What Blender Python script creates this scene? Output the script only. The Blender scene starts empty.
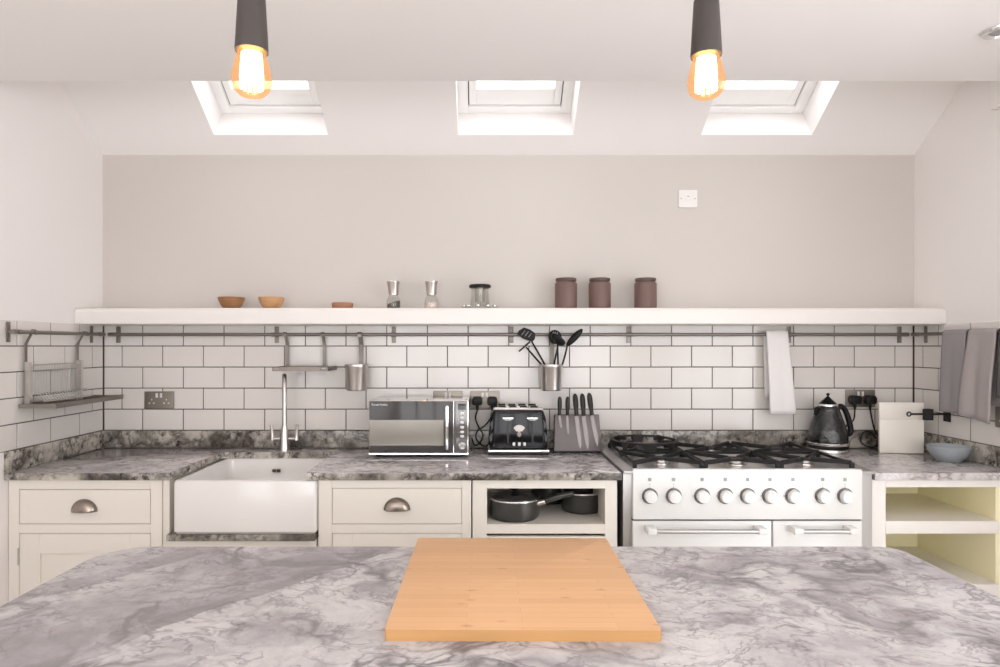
import bpy, bmesh, math, random
from mathutils import Vector, Matrix
random.seed(7)
SC = bpy.context.scene
COL = SC.collection
PI = math.pi

# ------------------------------------------------------------------ camera numbers
F, CX, CY, ZC = 645.0, 485.0, 346.0, 1.4      # focal length and vanishing point of the 1000x667 frame, eye height
def PX(px, y): return (px - CX) * y / F
def PZ(py, y): return ZC - (py - CY) * y / F
XL, XR, YB = -1.896, 2.129, 3.2               # left, right and back wall

# ------------------------------------------------------------------ materials
def new_mat(name):
    m = bpy.data.materials.new(name); m.use_nodes = True
    nt = m.node_tree; nt.nodes.clear()
    out = nt.nodes.new('ShaderNodeOutputMaterial')
    return m, nt, out
def N(nt, t, **kw):
    n = nt.nodes.new(t)
    for k, v in kw.items():
        if k in n.inputs.keys(): n.inputs[k].default_value = v
        else: setattr(n, k, v)
    return n
def rgb(*c): return (c[0], c[1], c[2], 1.0)
def pbr(name, col, rough=0.5, metal=0.0, var=0.03, scale=8.0, bump=0.0, coat=0.0, spec=0.5, stretch=None, bdist=.002):
    m, nt, out = new_mat(name)
    b = N(nt, 'ShaderNodeBsdfPrincipled', Roughness=rough, Metallic=metal)
    b.inputs['Coat Weight'].default_value = coat
    b.inputs['Specular IOR Level'].default_value = spec
    tc = N(nt, 'ShaderNodeTexCoord')
    src = tc.outputs['Object']
    if stretch:
        mp = N(nt, 'ShaderNodeMapping'); mp.inputs['Scale'].default_value = stretch
        nt.links.new(src, mp.inputs['Vector']); src = mp.outputs['Vector']
    no = N(nt, 'ShaderNodeTexNoise', Scale=scale, Detail=4.0)
    nt.links.new(src, no.inputs['Vector'])
    mx = N(nt, 'ShaderNodeMix', data_type='RGBA')
    mx.inputs[6].default_value = rgb(*[max(0, c*(1-var)) for c in col])
    mx.inputs[7].default_value = rgb(*[min(1, c*(1+var)) for c in col])
    nt.links.new(no.outputs['Fac'], mx.inputs[0])
    nt.links.new(mx.outputs[2], b.inputs['Base Color'])
    if bump:
        bp = N(nt, 'ShaderNodeBump', Strength=bump, Distance=bdist)
        nt.links.new(no.outputs['Fac'], bp.inputs['Height'])
        nt.links.new(bp.outputs['Normal'], b.inputs['Normal'])
    nt.links.new(b.outputs[0], out.inputs[0])
    return m
def ramp(nt, stops, interp='LINEAR'):
    r = nt.nodes.new('ShaderNodeValToRGB'); e = r.color_ramp.elements
    r.color_ramp.interpolation = interp
    e[0].position, e[0].color = stops[0][0], stops[0][1]
    e[1].position, e[1].color = stops[-1][0], stops[-1][1]
    for p, c in stops[1:-1]:
        x = e.new(p); x.color = c
    return r
def mixc(nt, a, b, fac, mode='MIX'):
    mx = N(nt, 'ShaderNodeMix', data_type='RGBA', blend_type=mode)
    if hasattr(fac, 'links'): nt.links.new(fac, mx.inputs[0])
    else: mx.inputs[0].default_value = fac
    for s, i in ((a, 6), (b, 7)):
        if hasattr(s, 'links'): nt.links.new(s, mx.inputs[i])
        else: mx.inputs[i].default_value = s
    return mx.outputs[2]
def g(v): return (v, v, v, 1)

def marble(name, light, mid, dark, rough, patch, vein, bands=(), offset=(0, 0, 0), speck=0.0, con=.14, fine=55.0):
    m, nt, out = new_mat(name)
    L = nt.links.new
    b = N(nt, 'ShaderNodeBsdfPrincipled', Roughness=rough)
    tc = N(nt, 'ShaderNodeTexCoord')
    mp = N(nt, 'ShaderNodeMapping'); mp.inputs['Location'].default_value = offset
    L(tc.outputs['Object'], mp.inputs['Vector'])
    P = mp.outputs['Vector']
    # warp
    w = N(nt, 'ShaderNodeTexNoise', Scale=3.2, Detail=5.0); L(P, w.inputs['Vector'])
    ws = N(nt, 'ShaderNodeVectorMath', operation='MULTIPLY_ADD')
    ws.inputs[1].default_value = (0.30, 0.30, 0.30)
    L(w.outputs['Color'], ws.inputs[0]); L(P, ws.inputs[2])
    WP = ws.outputs[0]
    big = N(nt, 'ShaderNodeTexNoise', Scale=patch, Detail=6.0, Roughness=0.62); L(WP, big.inputs['Vector'])
    r1 = ramp(nt, [(0.50-con, rgb(*mid)), (0.50, rgb(*[(a*.6+c*.4) for a, c in zip(light, mid)])), (0.50+con, rgb(*light))])
    L(big.outputs['Fac'], r1.inputs[0])
    col = r1.outputs[0]
    # veins: ridges of a noise field, masked by another
    for sc, wid, amt, seed in vein:
        mp2 = N(nt, 'ShaderNodeMapping'); mp2.inputs['Location'].default_value = (seed, seed*1.7, seed*.4)
        mp2.inputs['Rotation'].default_value = (0, 0, 0.7)
        mp2.inputs['Scale'].default_value = (1.0, 1.35, 1.2)
        L(WP, mp2.inputs['Vector'])
        vn = N(nt, 'ShaderNodeTexNoise', Scale=sc, Detail=3.0, Roughness=0.55); L(mp2.outputs[0], vn.inputs['Vector'])
        rr = ramp(nt, [(0.5-wid, g(0)), (0.5, g(1)), (0.5+wid*.8, g(0))]); L(vn.outputs['Fac'], rr.inputs[0])
        mk = N(nt, 'ShaderNodeTexNoise', Scale=sc*.8, Detail=3.0); L(P, mk.inputs['Vector'])
        mr = ramp(nt, [(0.42, g(0)), (0.62, g(amt))]); L(mk.outputs['Fac'], mr.inputs[0])
        mu = N(nt, 'ShaderNodeMath', operation='MULTIPLY'); L(rr.outputs[0], mu.inputs[0]); L(mr.outputs[0], mu.inputs[1])
        col = mixc(nt, col, rgb(*dark), mu.outputs[0])
    # long geological bands: (point, normal, half width, sharp side, colour, amount)
    for (pt, nn, hw, colr, amt) in bands:
        sx = N(nt, 'ShaderNodeVectorMath', operation='DOT_PRODUCT'); sx.inputs[1].default_value = (nn[0], nn[1], 0)
        bw = N(nt, 'ShaderNodeTexNoise', Scale=5.0, Detail=6.0); L(P, bw.inputs['Vector'])
        wa = N(nt, 'ShaderNodeVectorMath', operation='MULTIPLY_ADD'); wa.inputs[1].default_value = (0.10, 0.10, 0)
        L(bw.outputs['Color'], wa.inputs[0]); L(tc.outputs['Object'], wa.inputs[2])
        L(wa.outputs[0], sx.inputs[0])
        d0 = pt[0]*nn[0] + pt[1]*nn[1] + 0.05*(nn[0]+nn[1])
        mr = N(nt, 'ShaderNodeMapRange'); mr.inputs['From Min'].default_value = d0-hw; mr.inputs['From Max'].default_value = d0+hw
        L(sx.outputs['Value'], mr.inputs['Value'])
        rr = ramp(nt, [(0.0, g(0)), (0.12, g(.55)), (0.5, g(.75)), (0.90, g(1)), (1.0, g(0))]); L(mr.outputs[0], rr.inputs[0])
        cl = N(nt, 'ShaderNodeTexNoise', Scale=9.0, Detail=6.0); L(WP, cl.inputs['Vector'])
        cr = ramp(nt, [(0.30, g(.35)), (0.65, g(1))]); L(cl.outputs['Fac'], cr.inputs[0])
        mu = N(nt, 'ShaderNodeMath', operation='MULTIPLY'); L(rr.outputs[0], mu.inputs[0]); L(cr.outputs[0], mu.inputs[1])
        mu2 = N(nt, 'ShaderNodeMath', operation='MULTIPLY'); mu2.inputs[1].default_value = amt; L(mu.outputs[0], mu2.inputs[0])
        col = mixc(nt, col, rgb(*colr), mu2.outputs[0])
    if speck:
        sp = N(nt, 'ShaderNodeTexNoise', Scale=fine, Detail=5.0, Roughness=0.7); L(P, sp.inputs['Vector'])
        sr = ramp(nt, [(0.45, g(0)), (0.62, g(1))]); L(sp.outputs['Fac'], sr.inputs[0])
        sm = N(nt, 'ShaderNodeTexNoise', Scale=5.5, Detail=3.0); L(P, sm.inputs['Vector'])
        smr = ramp(nt, [(0.40, g(0.1)), (0.58, g(speck))]); L(sm.outputs['Fac'], smr.inputs[0])
        mu = N(nt, 'ShaderNodeMath', operation='MULTIPLY'); L(sr.outputs[0], mu.inputs[0]); L(smr.outputs[0], mu.inputs[1])
        col = mixc(nt, col, rgb(*[c*.7 for c in dark]), mu.outputs[0])
    L(col, b.inputs['Base Color'])
    L(b.outputs[0], out.inputs[0])
    return m

M = {}
M['paint_back'] = pbr('wall paint', (0.60, 0.565, 0.53), 0.85, var=0.012, scale=1.5)
M['paint_side'] = pbr('side wall paint', (0.82, 0.785, 0.77), 0.85, var=0.012, scale=1.5)
M['paint_ceil'] = pbr('ceiling paint', (0.83, 0.805, 0.79), 0.85, var=0.01, scale=1.5)
M['white_paint'] = pbr('white gloss paint', (0.80, 0.775, 0.74), 0.38, var=0.01)
M['upvc'] = pbr('white window frame', (0.88, 0.88, 0.87), 0.35, var=0.01)
M['gap'] = pbr('dark seal', (0.05, 0.05, 0.05), 0.7)
M['cream'] = pbr('cream cabinet paint', (0.755, 0.715, 0.65), 0.45, var=0.012, scale=3)
M['cream_in'] = pbr('cabinet lining with bounce tint', (0.88, 0.83, 0.58), 0.55, var=0.02, scale=3)  # yellow stands for light reflected between the cream painted sides
M['tile'] = pbr('white glazed tile', (0.72, 0.685, 0.65), 0.16, var=0.02, scale=5, coat=0.2)
M['grout'] = pbr('grey grout', (0.085, 0.072, 0.065), 0.9, var=0.1, scale=60)
M['steel'] = pbr('brushed steel', (0.56, 0.53, 0.50), 0.30, 1.0, var=0.08, scale=20, stretch=(1, 1, 14))
M['rail_steel'] = pbr('satin rail steel', (0.26, 0.232, 0.208), 0.45, 0.8, var=0.06, scale=20)
M['chrome'] = pbr('chrome', (0.80, 0.79, 0.78), 0.10, 1.0, var=0.02)
M['bright_steel'] = pbr('pale brushed steel panel', (0.52, 0.51, 0.50), 0.40, 1.0, var=0.04, scale=20, stretch=(14, 1, 1))
M['iron'] = pbr('cast iron', (0.028, 0.026, 0.026), 0.6, var=0.2, scale=80, bump=0.15, spec=0.18)
M['hob_steel'] = pbr('grey hob steel', (0.66, 0.64, 0.62), 0.30, 0.85, var=0.06, scale=20, stretch=(1, 14, 1))
M['case_steel'] = pbr('polished steel case', (0.78, 0.76, 0.74), 0.10, 1.0, var=0.02)
M['knob_ring'] = pbr('grey steel knob ring', (0.22, 0.21, 0.205), 0.25, 0.9, var=0.05)
M['enamel'] = pbr('white cooker enamel', (0.75, 0.75, 0.735), 0.22, var=0.01)
M['ceramic'] = pbr('white fireclay', (0.75, 0.73, 0.705), 0.15, var=0.01, coat=0.3)
M['black_gloss'] = pbr('black gloss', (0.006, 0.006, 0.007), 0.10, var=0.1, spec=0.25)
M['kettle_gloss'] = pbr('black mottled gloss', (0.012, 0.012, 0.013), 0.08, var=0.2, scale=34, bump=1.0, spec=0.75, bdist=.008)
M['black_plastic'] = pbr('black plastic', (0.014, 0.013, 0.013), 0.42, var=0.1, spec=0.2)
M['cable'] = pbr('black cable', (0.012, 0.012, 0.012), 0.5, spec=0.2)
M['pan'] = pbr('dark pan enamel', (0.085, 0.085, 0.082), 0.28, 0.6, var=0.1)
M['pan_rim'] = pbr('pan rim', (0.75, 0.73, 0.70), 0.25, 1.0)
M['dark_glass'] = pbr('dark glass', (0.03, 0.03, 0.03), 0.05, var=0.1, coat=0.6)
M['reflection_tint'] = pbr('door glass in reflection colour', (0.31, 0.29, 0.255), 0.20, 0.55, var=0.02)  # grey-beige colour stands in for what the door glass would reflect
M['door_glass'] = pbr('smoked door glass', (0.065, 0.060, 0.058), 0.08, 0.0, var=0.02, spec=0.25)
M['panel_glass'] = pbr('smoked control panel', (0.17, 0.165, 0.16), 0.12, 0.4, var=0.02)
M['bronze'] = pbr('pewter handle', (0.36, 0.31, 0.27), 0.28, 1.0, var=0.15, scale=40)
M['canister'] = pbr('brown matt stoneware', (0.155, 0.095, 0.08), 0.55, var=0.10, scale=6)
M['canister_lid'] = pbr('brown stoneware lid', (0.10, 0.062, 0.052), 0.5, var=0.10, scale=6)
M['wood_dark'] = pbr('brown turned wood', (0.30, 0.145, 0.06), 0.45, var=0.25, scale=14, stretch=(1, 1, 6))
M['wood_light'] = pbr('honey turned wood', (0.52, 0.29, 0.135), 0.45, var=0.22, scale=14, stretch=(1, 1, 6))
M['terracotta'] = pbr('red brown wood', (0.36, 0.165, 0.10), 0.6, var=0.15, scale=20)
M['pepper'] = pbr('peppercorns', (0.10, 0.085, 0.075), 0.8, var=0.9, scale=260, bump=0.8)
M['salt'] = pbr('pink salt', (0.80, 0.66, 0.60), 0.7, var=0.2, scale=200, bump=0.5)
M['towel_white'] = pbr('white cotton', (0.84, 0.82, 0.81), 0.95, var=0.03, scale=120, bump=0.25, spec=0.1)
M['towel_grey'] = pbr('grey cotton', (0.30, 0.28, 0.285), 0.95, var=0.06, scale=120, bump=0.3, spec=0.1)
M['towel_taupe'] = pbr('pale taupe cotton', (0.37, 0.335, 0.33), 0.95, var=0.06, scale=120, bump=0.3, spec=0.1)
M['towel_dark'] = pbr('charcoal cotton', (0.13, 0.125, 0.125), 0.95, var=0.06, scale=120, bump=0.3, spec=0.1)
M['bowl_blue'] = pbr('blue grey stoneware', (0.34, 0.37, 0.39), 0.35, var=0.06, scale=10)
M['slab'] = pbr('cream enamel', (0.83, 0.79, 0.71), 0.30, var=0.015, scale=6)
M['magnet'] = pbr('grey steel knife block', (0.13, 0.115, 0.112), 0.42, 0.4, var=0.06, scale=8)
M['blade'] = pbr('knife blade', (0.20, 0.18, 0.175), 0.32, 1.0, var=0.05)
M['handle_grey'] = pbr('charcoal knife handle', (0.032, 0.032, 0.030), 0.5, var=0.1, spec=0.25)
M['socket_white'] = pbr('white switch plate', (0.80, 0.775, 0.755), 0.4, var=0.01)
M['socket_steel'] = pbr('brushed socket plate', (0.26, 0.235, 0.205), 0.40, 0.8, var=0.05, scale=30, stretch=(1, 1, 10))
M['insert'] = pbr('pale socket insert', (0.72, 0.69, 0.65), 0.4)
M['print'] = pbr('grey printed mark', (0.33, 0.33, 0.33), 0.6)
M['white_print'] = pbr('white print', (0.85, 0.85, 0.85), 0.5)
M['holder'] = pbr('charcoal lamp holder', (0.048, 0.038, 0.034), 0.55, var=0.25, scale=25)
M['hinge'] = pbr('steel hinge', (0.5, 0.48, 0.45), 0.35, 1.0)
M['floor'] = pbr('pale stone floor', (0.62, 0.59, 0.56), 0.5, var=0.05, scale=2)

ISL = [((-0.50, 1.245), (-0.79, 0.613), 0.0, None, 0)]
def unit(a, b):
    l = math.hypot(a, b); return (a/l, b/l)
nb = unit(0.79, -0.61)
M['marble_island'] = marble('pale grey marble', (0.64, 0.615, 0.615), (0.42, 0.395, 0.405), (0.15, 0.135, 0.14), 0.16, 4.6,
    [(2.8, 0.060, 0.75, 3.1), (5.5, 0.045, 0.80, 9.4), (12.0, 0.05, 0.65, 5.2), (20.0, 0.05, 0.6, 2.2)],
    bands=[((-0.66, 1.25), nb, 0.150, (0.27, 0.245, 0.255), 0.95), ((-0.545, 1.19), nb, 0.022, (0.20, 0.18, 0.185), 0.75), ((-0.86, 1.36), nb, 0.040, (0.20, 0.18, 0.19), 0.7)], speck=0.12)
M['marble_top'] = marble('veined grey marble', (0.68, 0.645, 0.645), (0.43, 0.40, 0.405), (0.10, 0.085, 0.075), 0.09, 2.4,
    [(4.0, 0.05, 0.7, 1.3), (9.0, 0.06, 0.7, 4.4), (20.0, 0.08, 0.5, 7.7)], speck=0.35, offset=(4.3, 1.1, 0.3))
M['marble_dark'] = marble('dark veined marble edge', (0.58, 0.54, 0.48), (0.15, 0.132, 0.112), (0.035, 0.028, 0.022), 0.22, 3.6,
    [(6.0, 0.06, 0.9, 2.3), (13.0, 0.07, 0.9, 6.4)], speck=0.95, offset=(2.0, 7.7, 0.9), con=.10, fine=30.0)

def bamboo():
    m, nt, out = new_mat('laminated bamboo'); L = nt.links.new
    b = N(nt, 'ShaderNodeBsdfPrincipled', Roughness=0.42)
    tc = N(nt, 'ShaderNodeTexCoord')
    mp = N(nt, 'ShaderNodeMapping'); mp.inputs['Scale'].default_value = (1, 1, 1)
    L(tc.outputs['Object'], mp.inputs['Vector'])
    br = N(nt, 'ShaderNodeTexBrick', Scale=1.0, offset=0.37)
    br.inputs['Color1'].default_value = rgb(0.61, 0.345, 0.17); br.inputs['Color2'].default_value = rgb(0.68, 0.40, 0.205)
    br.inputs['Mortar'].default_value = rgb(0.57, 0.31, 0.145)
    br.inputs['Mortar Size'].default_value = 0.0006; br.inputs['Brick Width'].default_value = 0.26; br.inputs['Row Height'].default_value = 0.021
    L(mp.outputs[0], br.inputs['Vector'])
    m2 = N(nt, 'ShaderNodeMapping'); m2.inputs['Scale'].default_value = (3, 60, 60)
    L(tc.outputs['Object'], m2.inputs['Vector'])
    no = N(nt, 'ShaderNodeTexNoise', Scale=2.5, Detail=5.0); L(m2.outputs[0], no.inputs['Vector'])
    c = mixc(nt, br.outputs['Color'], rgb(0.62, 0.34, 0.16), 0.0)
    r = ramp(nt, [(0.35, g(0.0)), (0.75, g(0.45))]); L(no.outputs['Fac'], r.inputs[0])
    c = mixc(nt, br.outputs['Color'], rgb(0.64, 0.36, 0.17), r.outputs[0])
    # bamboo nodes: short dark dashes
    m3 = N(nt, 'ShaderNodeMapping'); m3.inputs['Scale'].default_value = (15, 40, 20); m3.inputs['Location'].default_value = (0.3, 0.7, 0)
    L(tc.outputs['Object'], m3.inputs['Vector'])
    vo = N(nt, 'ShaderNodeTexVoronoi', Scale=1.0); L(m3.outputs[0], vo.inputs['Vector'])
    kr = ramp(nt, [(0.05, g(0.75)), (0.22, g(0))]); L(vo.outputs['Distance'], kr.inputs[0])
    sel = N(nt, 'ShaderNodeSeparateColor'); L(vo.outputs['Color'], sel.inputs[0])
    gt = N(nt, 'ShaderNodeMath', operation='GREATER_THAN'); gt.inputs[1].default_value = 0.62; L(sel.outputs[0], gt.inputs[0])
    mu = N(nt, 'ShaderNodeMath', operation='MULTIPLY'); L(kr.outputs[0], mu.inputs[0]); L(gt.outputs[0], mu.inputs[1])
    c = mixc(nt, c, rgb(0.42, 0.20, 0.08), mu.outputs[0])
    L(c, b.inputs['Base Color']); L(b.outputs[0], out.inputs[0])
    return m
M['bamboo'] = bamboo()
M['bamboo_edge'] = pbr('bamboo cut edge', (0.50, 0.27, 0.105), 0.5, var=0.12, scale=6, stretch=(1, 1, 14))

def clear_glass(name, tint=(1, 1, 1), refl=0.12):
    m, nt, out = new_mat(name); L = nt.links.new
    t = N(nt, 'ShaderNodeBsdfTransparent', Color=rgb(*tint))
    gl = N(nt, 'ShaderNodeBsdfGlossy', Roughness=0.03)
    lw = N(nt, 'ShaderNodeLayerWeight', Blend=0.5)
    pw = N(nt, 'ShaderNodeMath', operation='POWER'); pw.inputs[1].default_value = 4.0; L(lw.outputs['Facing'], pw.inputs[0])
    mt = N(nt, 'ShaderNodeMath', operation='MULTIPLY_ADD'); mt.inputs[1].default_value = refl*4; mt.inputs[2].default_value = 0.04
    L(pw.outputs[0], mt.inputs[0])
    mx = N(nt, 'ShaderNodeMixShader'); L(mt.outputs[0], mx.inputs[0]); L(t.outputs[0], mx.inputs[1]); L(gl.outputs[0], mx.inputs[2])
    L(mx.outputs[0], out.inputs[0]); return m
M['pane'] = clear_glass('window glass', (0.97, 0.985, 0.98))
M['jar_glass'] = clear_glass('jar glass', (0.95, 0.95, 0.94), 0.10)
def bulb_glass():
    m, nt, out = new_mat('amber bulb glass'); L = nt.links.new
    t = N(nt, 'ShaderNodeBsdfTransparent', Color=rgb(1.0, 0.80, 0.58))
    gl = N(nt, 'ShaderNodeBsdfGlossy', Roughness=0.05)
    e = N(nt, 'ShaderNodeEmission', Color=rgb(1.0, 0.52, 0.24), Strength=1.0)
    a = N(nt, 'ShaderNodeMixShader'); a.inputs[0].default_value = 0.06; L(t.outputs[0], a.inputs[1]); L(gl.outputs[0], a.inputs[2])
    lw = N(nt, 'ShaderNodeLayerWeight', Blend=0.45)
    r = ramp(nt, [(0.0, g(0.16)), (1.0, g(0.42))]); L(lw.outputs['Facing'], r.inputs[0])
    c = N(nt, 'ShaderNodeMixShader'); L(r.outputs[0], c.inputs[0]); L(a.outputs[0], c.inputs[1]); L(e.outputs[0], c.inputs[2])
    L(c.outputs[0], out.inputs[0]); return m
M['bulb'] = bulb_glass()
def emit(name, col, s):
    m, nt, out = new_mat(name)
    e = N(nt, 'ShaderNodeEmission', Color=rgb(*col), Strength=s); nt.links.new(e.outputs[0], out.inputs[0]); return m
M['filament'] = emit('glowing filament', (1.0, 0.72, 0.36), 26.0)

# ------------------------------------------------------------------ mesh builder
class MB:
    def __init__(s, org=(0, 0, 0)):
        s.bm = bmesh.new(); s.org = Vector(org); s.mi = 0
    def _add(s, t, mat=None):
        if mat is not None: bmesh.ops.transform(t, matrix=mat, verts=t.verts)
        for f in t.faces: f.material_index = s.mi
        me = bpy.data.meshes.new('tmp'); t.to_mesh(me); t.free()
        s.bm.from_mesh(me); bpy.data.meshes.remove(me)
        return s
    def box(s, x0, x1, y0, y1, z0, z1, bev=0.0, seg=2, mat=None):
        t = bmesh.new(); bmesh.ops.create_cube(t, size=1.0)
        for v in t.verts:
            v.co = Vector(((x0+x1)/2+v.co.x*(x1-x0), (y0+y1)/2+v.co.y*(y1-y0), (z0+z1)/2+v.co.z*(z1-z0)))
        if bev > 0: bmesh.ops.bevel(t, geom=list(t.edges), offset=bev, segments=seg, profile=0.6, affect='EDGES')
        return s._add(t, mat)
    def prism(s, pts, z0, z1, bev=0.0, mat=None, seg=2):
        t = bmesh.new(); a = 0
        for i in range(len(pts)):
            p, q = pts[i], pts[(i+1) % len(pts)]; a += p[0]*q[1]-q[0]*p[1]
        if a < 0: pts = pts[::-1]
        lo = [t.verts.new((p[0], p[1], z0)) for p in pts]; hi = [t.verts.new((p[0], p[1], z1)) for p in pts]
        t.faces.new(lo[::-1]); t.faces.new(hi); n = len(pts)
        for i in range(n): t.faces.new((lo[i], lo[(i+1) % n], hi[(i+1) % n], hi[i]))
        if bev > 0: bmesh.ops.bevel(t, geom=list(t.edges), offset=bev, segments=seg, profile=0.6, affect='EDGES', clamp_overlap=True)
        return s._add(t, mat)
    def lathe(s, prof, c=(0, 0, 0), seg=40, mat=None, sx=1.0, sy=1.0):
        t = bmesh.new(); rings = []
        for r, z in prof:
            if r < 1e-6: rings.append([t.verts.new((c[0], c[1], c[2]+z))])
            else: rings.append([t.verts.new((c[0]+sx*r*math.cos(2*PI*k/seg), c[1]+sy*r*math.sin(2*PI*k/seg), c[2]+z)) for k in range(seg)])
        for a, b in zip(rings, rings[1:]):
            for k in range(seg):
                k2 = (k+1) % seg
                if len(a) == 1 and len(b) == 1: continue
                if len(a) == 1: t.faces.new((a[0], b[k2], b[k]))
                elif len(b) == 1: t.faces.new((a[k], a[k2], b[0]))
                else: t.faces.new((a[k], a[k2], b[k2], b[k]))
        bmesh.ops.recalc_face_normals(t, faces=t.faces)
        return s._add(t, mat)
    def tube(s, pts, r, seg=10, closed=False, mat=None):
        P = [Vector(p) for p in pts]; n = len(P)
        R = r if isinstance(r, (list, tuple)) else [r]*n
        t = bmesh.new(); rings = []
        nrm = None
        for i in range(n):
            if closed: d = (P[(i+1) % n]-P[i-1]).normalized()
            else: d = (P[min(i+1, n-1)]-P[max(i-1, 0)]).normalized()
            if nrm is None:
                u = Vector((0, 0, 1)) if abs(d.z) < 0.9 else Vector((1, 0, 0))
                nrm = (u-d*u.dot(d)).normalized()
            else: nrm = (nrm-d*nrm.dot(d)).normalized()
            bi = d.cross(nrm)
            rings.append([t.verts.new(P[i]+(nrm*math.cos(2*PI*k/seg)+bi*math.sin(2*PI*k/seg))*R[i]) for k in range(seg)])
        pairs = list(zip(rings, rings[1:]))
        if closed: pairs.append((rings[-1], rings[0]))
        for a, b in pairs:
            for k in range(seg): t.faces.new((a[k], a[(k+1) % seg], b[(k+1) % seg], b[k]))
        if not closed: t.faces.new(rings[0][::-1]); t.faces.new(rings[-1])
        bmesh.ops.recalc_face_normals(t, faces=t.faces)
        return s._add(t, mat)
    def strip(s, pts, wdir, w, th):
        """flat bar swept along pts: width w along wdir, thickness th"""
        P = [Vector(p) for p in pts]; W = Vector(wdir).normalized(); n = len(P); t = bmesh.new(); rings = []
        for i in range(n):
            d = (P[min(i+1, n-1)]-P[max(i-1, 0)]).normalized(); nn = d.cross(W).normalized()
            rings.append([t.verts.new(P[i]+W*(w/2*a)+nn*(th/2*b)) for a, b in ((-1, -1), (1, -1), (1, 1), (-1, 1))])
        for a, b in zip(rings, rings[1:]):
            for k in range(4): t.faces.new((a[k], a[(k+1) % 4], b[(k+1) % 4], b[k]))
        t.faces.new(rings[0][::-1]); t.faces.new(rings[-1])
        bmesh.ops.recalc_face_normals(t, faces=t.faces)
        return s._add(t)
    def ell(s, c, ax, ay, az, seg=20, rings=12):
        t = bmesh.new(); bmesh.ops.create_uvsphere(t, u_segments=seg, v_segments=rings, radius=1.0)
        ax, ay, az = Vector(ax), Vector(ay), Vector(az)
        for v in t.verts: v.co = Vector(c)+ax*v.co.x+ay*v.co.y+az*v.co.z
        bmesh.ops.recalc_face_normals(t, faces=t.faces)
        return s._add(t)
    def build(s, name, mat, parent=None, smooth=35):
        bmesh.ops.translate(s.bm, vec=-s.org, verts=s.bm.verts)
        me = bpy.data.meshes.new(name); s.bm.to_mesh(me); s.bm.free()
        for m in (mat if isinstance(mat, (list, tuple)) else [mat]): me.materials.append(M[m])
        if smooth:
            me.shade_smooth(); me.set_sharp_from_angle(angle=math.radians(smooth))
        o = bpy.data.objects.new(name, me); COL.objects.link(o)
        if parent is not None: o.parent = parent
        else: o.location = s.org
        return o
def tag(o, label=None, cat=None, group=None, kind=None):
    if label: o['label'] = label
    if cat: o['category'] = cat
    if group: o['group'] = group
    if kind: o['kind'] = kind
    return o
def thing(name, loc, label, cat, group=None):
    o = bpy.data.objects.new(name, None); COL.objects.link(o); o.location = loc; o.empty_display_size = 0.05
    return tag(o, label, cat, group)
def struct(o): return tag(o, kind='structure')
def dup(root, loc=None, label=None, rotz=None):
    r = root.copy(); COL.objects.link(r)
    if loc: r.location = loc
    if rotz is not None: r.rotation_euler = (0, 0, rotz)
    if label: r['label'] = label
    for ch in list(root.children):
        c = ch.copy(); COL.objects.link(c); c.parent = r
        for gg in list(ch.children):
            d = gg.copy(); COL.objects.link(d); d.parent = c
    return r
def frame_mat(o, u, v, n):
    return Matrix(((u[0], v[0], n[0], o[0]), (u[1], v[1], n[1], o[1]), (u[2], v[2], n[2], o[2]), (0, 0, 0, 1)))
def arc(c, r, a0, a1, n, plane='xz'):
    out = []
    for i in range(n+1):
        a = a0+(a1-a0)*i/n; p = list(c)
        i0, i1 = {'xz': (0, 2), 'yz': (1, 2), 'xy': (0, 1)}[plane]
        p[i0] += r*math.cos(a); p[i1] += r*math.sin(a); out.append(tuple(p))
    return out
def rrect(x0, x1, y0, y1, r, n=6):
    pts = []
    for cx, cy, a in ((x1-r, y0+r, -PI/2), (x1-r, y1-r, 0), (x0+r, y1-r, PI/2), (x0+r, y0+r, PI)):
        for k in range(n+1): pts.append((cx+r*math.cos(a+PI/2*k/n), cy+r*math.sin(a+PI/2*k/n)))
    return pts

# ------------------------------------------------------------------ the room
YR = -2.8                                      # rear wall, behind the viewer
Z_EAVE, PITCH = 2.3476, math.atan(0.668)
cp, sp = math.cos(PITCH), math.sin(PITCH)
Y_EDGE, Z_FLAT = 2.434, 2.40
m = MB(); m.box(XL-.2, XR+.2, YR-.2, YB+.2, -0.1, 0.0); struct(m.build('floor', 'floor'))
m = MB(); m.box(XL-.2, XR+.2, YB, YB+.2, 0, 2.40); wall_back = struct(m.build('wall_back', 'paint_back'))
LY0, LY1, LZ0, LZ1 = -2.3, -0.1, 0.90, 2.15
m = MB(); m.box(XL-.2, XL, YR, LY0, 0, 3.3); m.box(XL-.2, XL, LY1, YB, 0, 3.3); m.box(XL-.2, XL, LY0, LY1, LZ1, 3.3); m.box(XL-.2, XL, LY0, LY1, 0, LZ0); wall_left = struct(m.build('wall_left', 'paint_side'))
DY0, DY1, DZ1 = -1.4, 1.35, 2.10
m = MB(); m.box(XR, XR+.2, YR, DY0, 0, 3.3); m.box(XR, XR+.2, DY1, YB, 0, 3.3); m.box(XR, XR+.2, DY0, DY1, DZ1, 3.3); wall_right = struct(m.build('wall_right', 'paint_side'))
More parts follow.
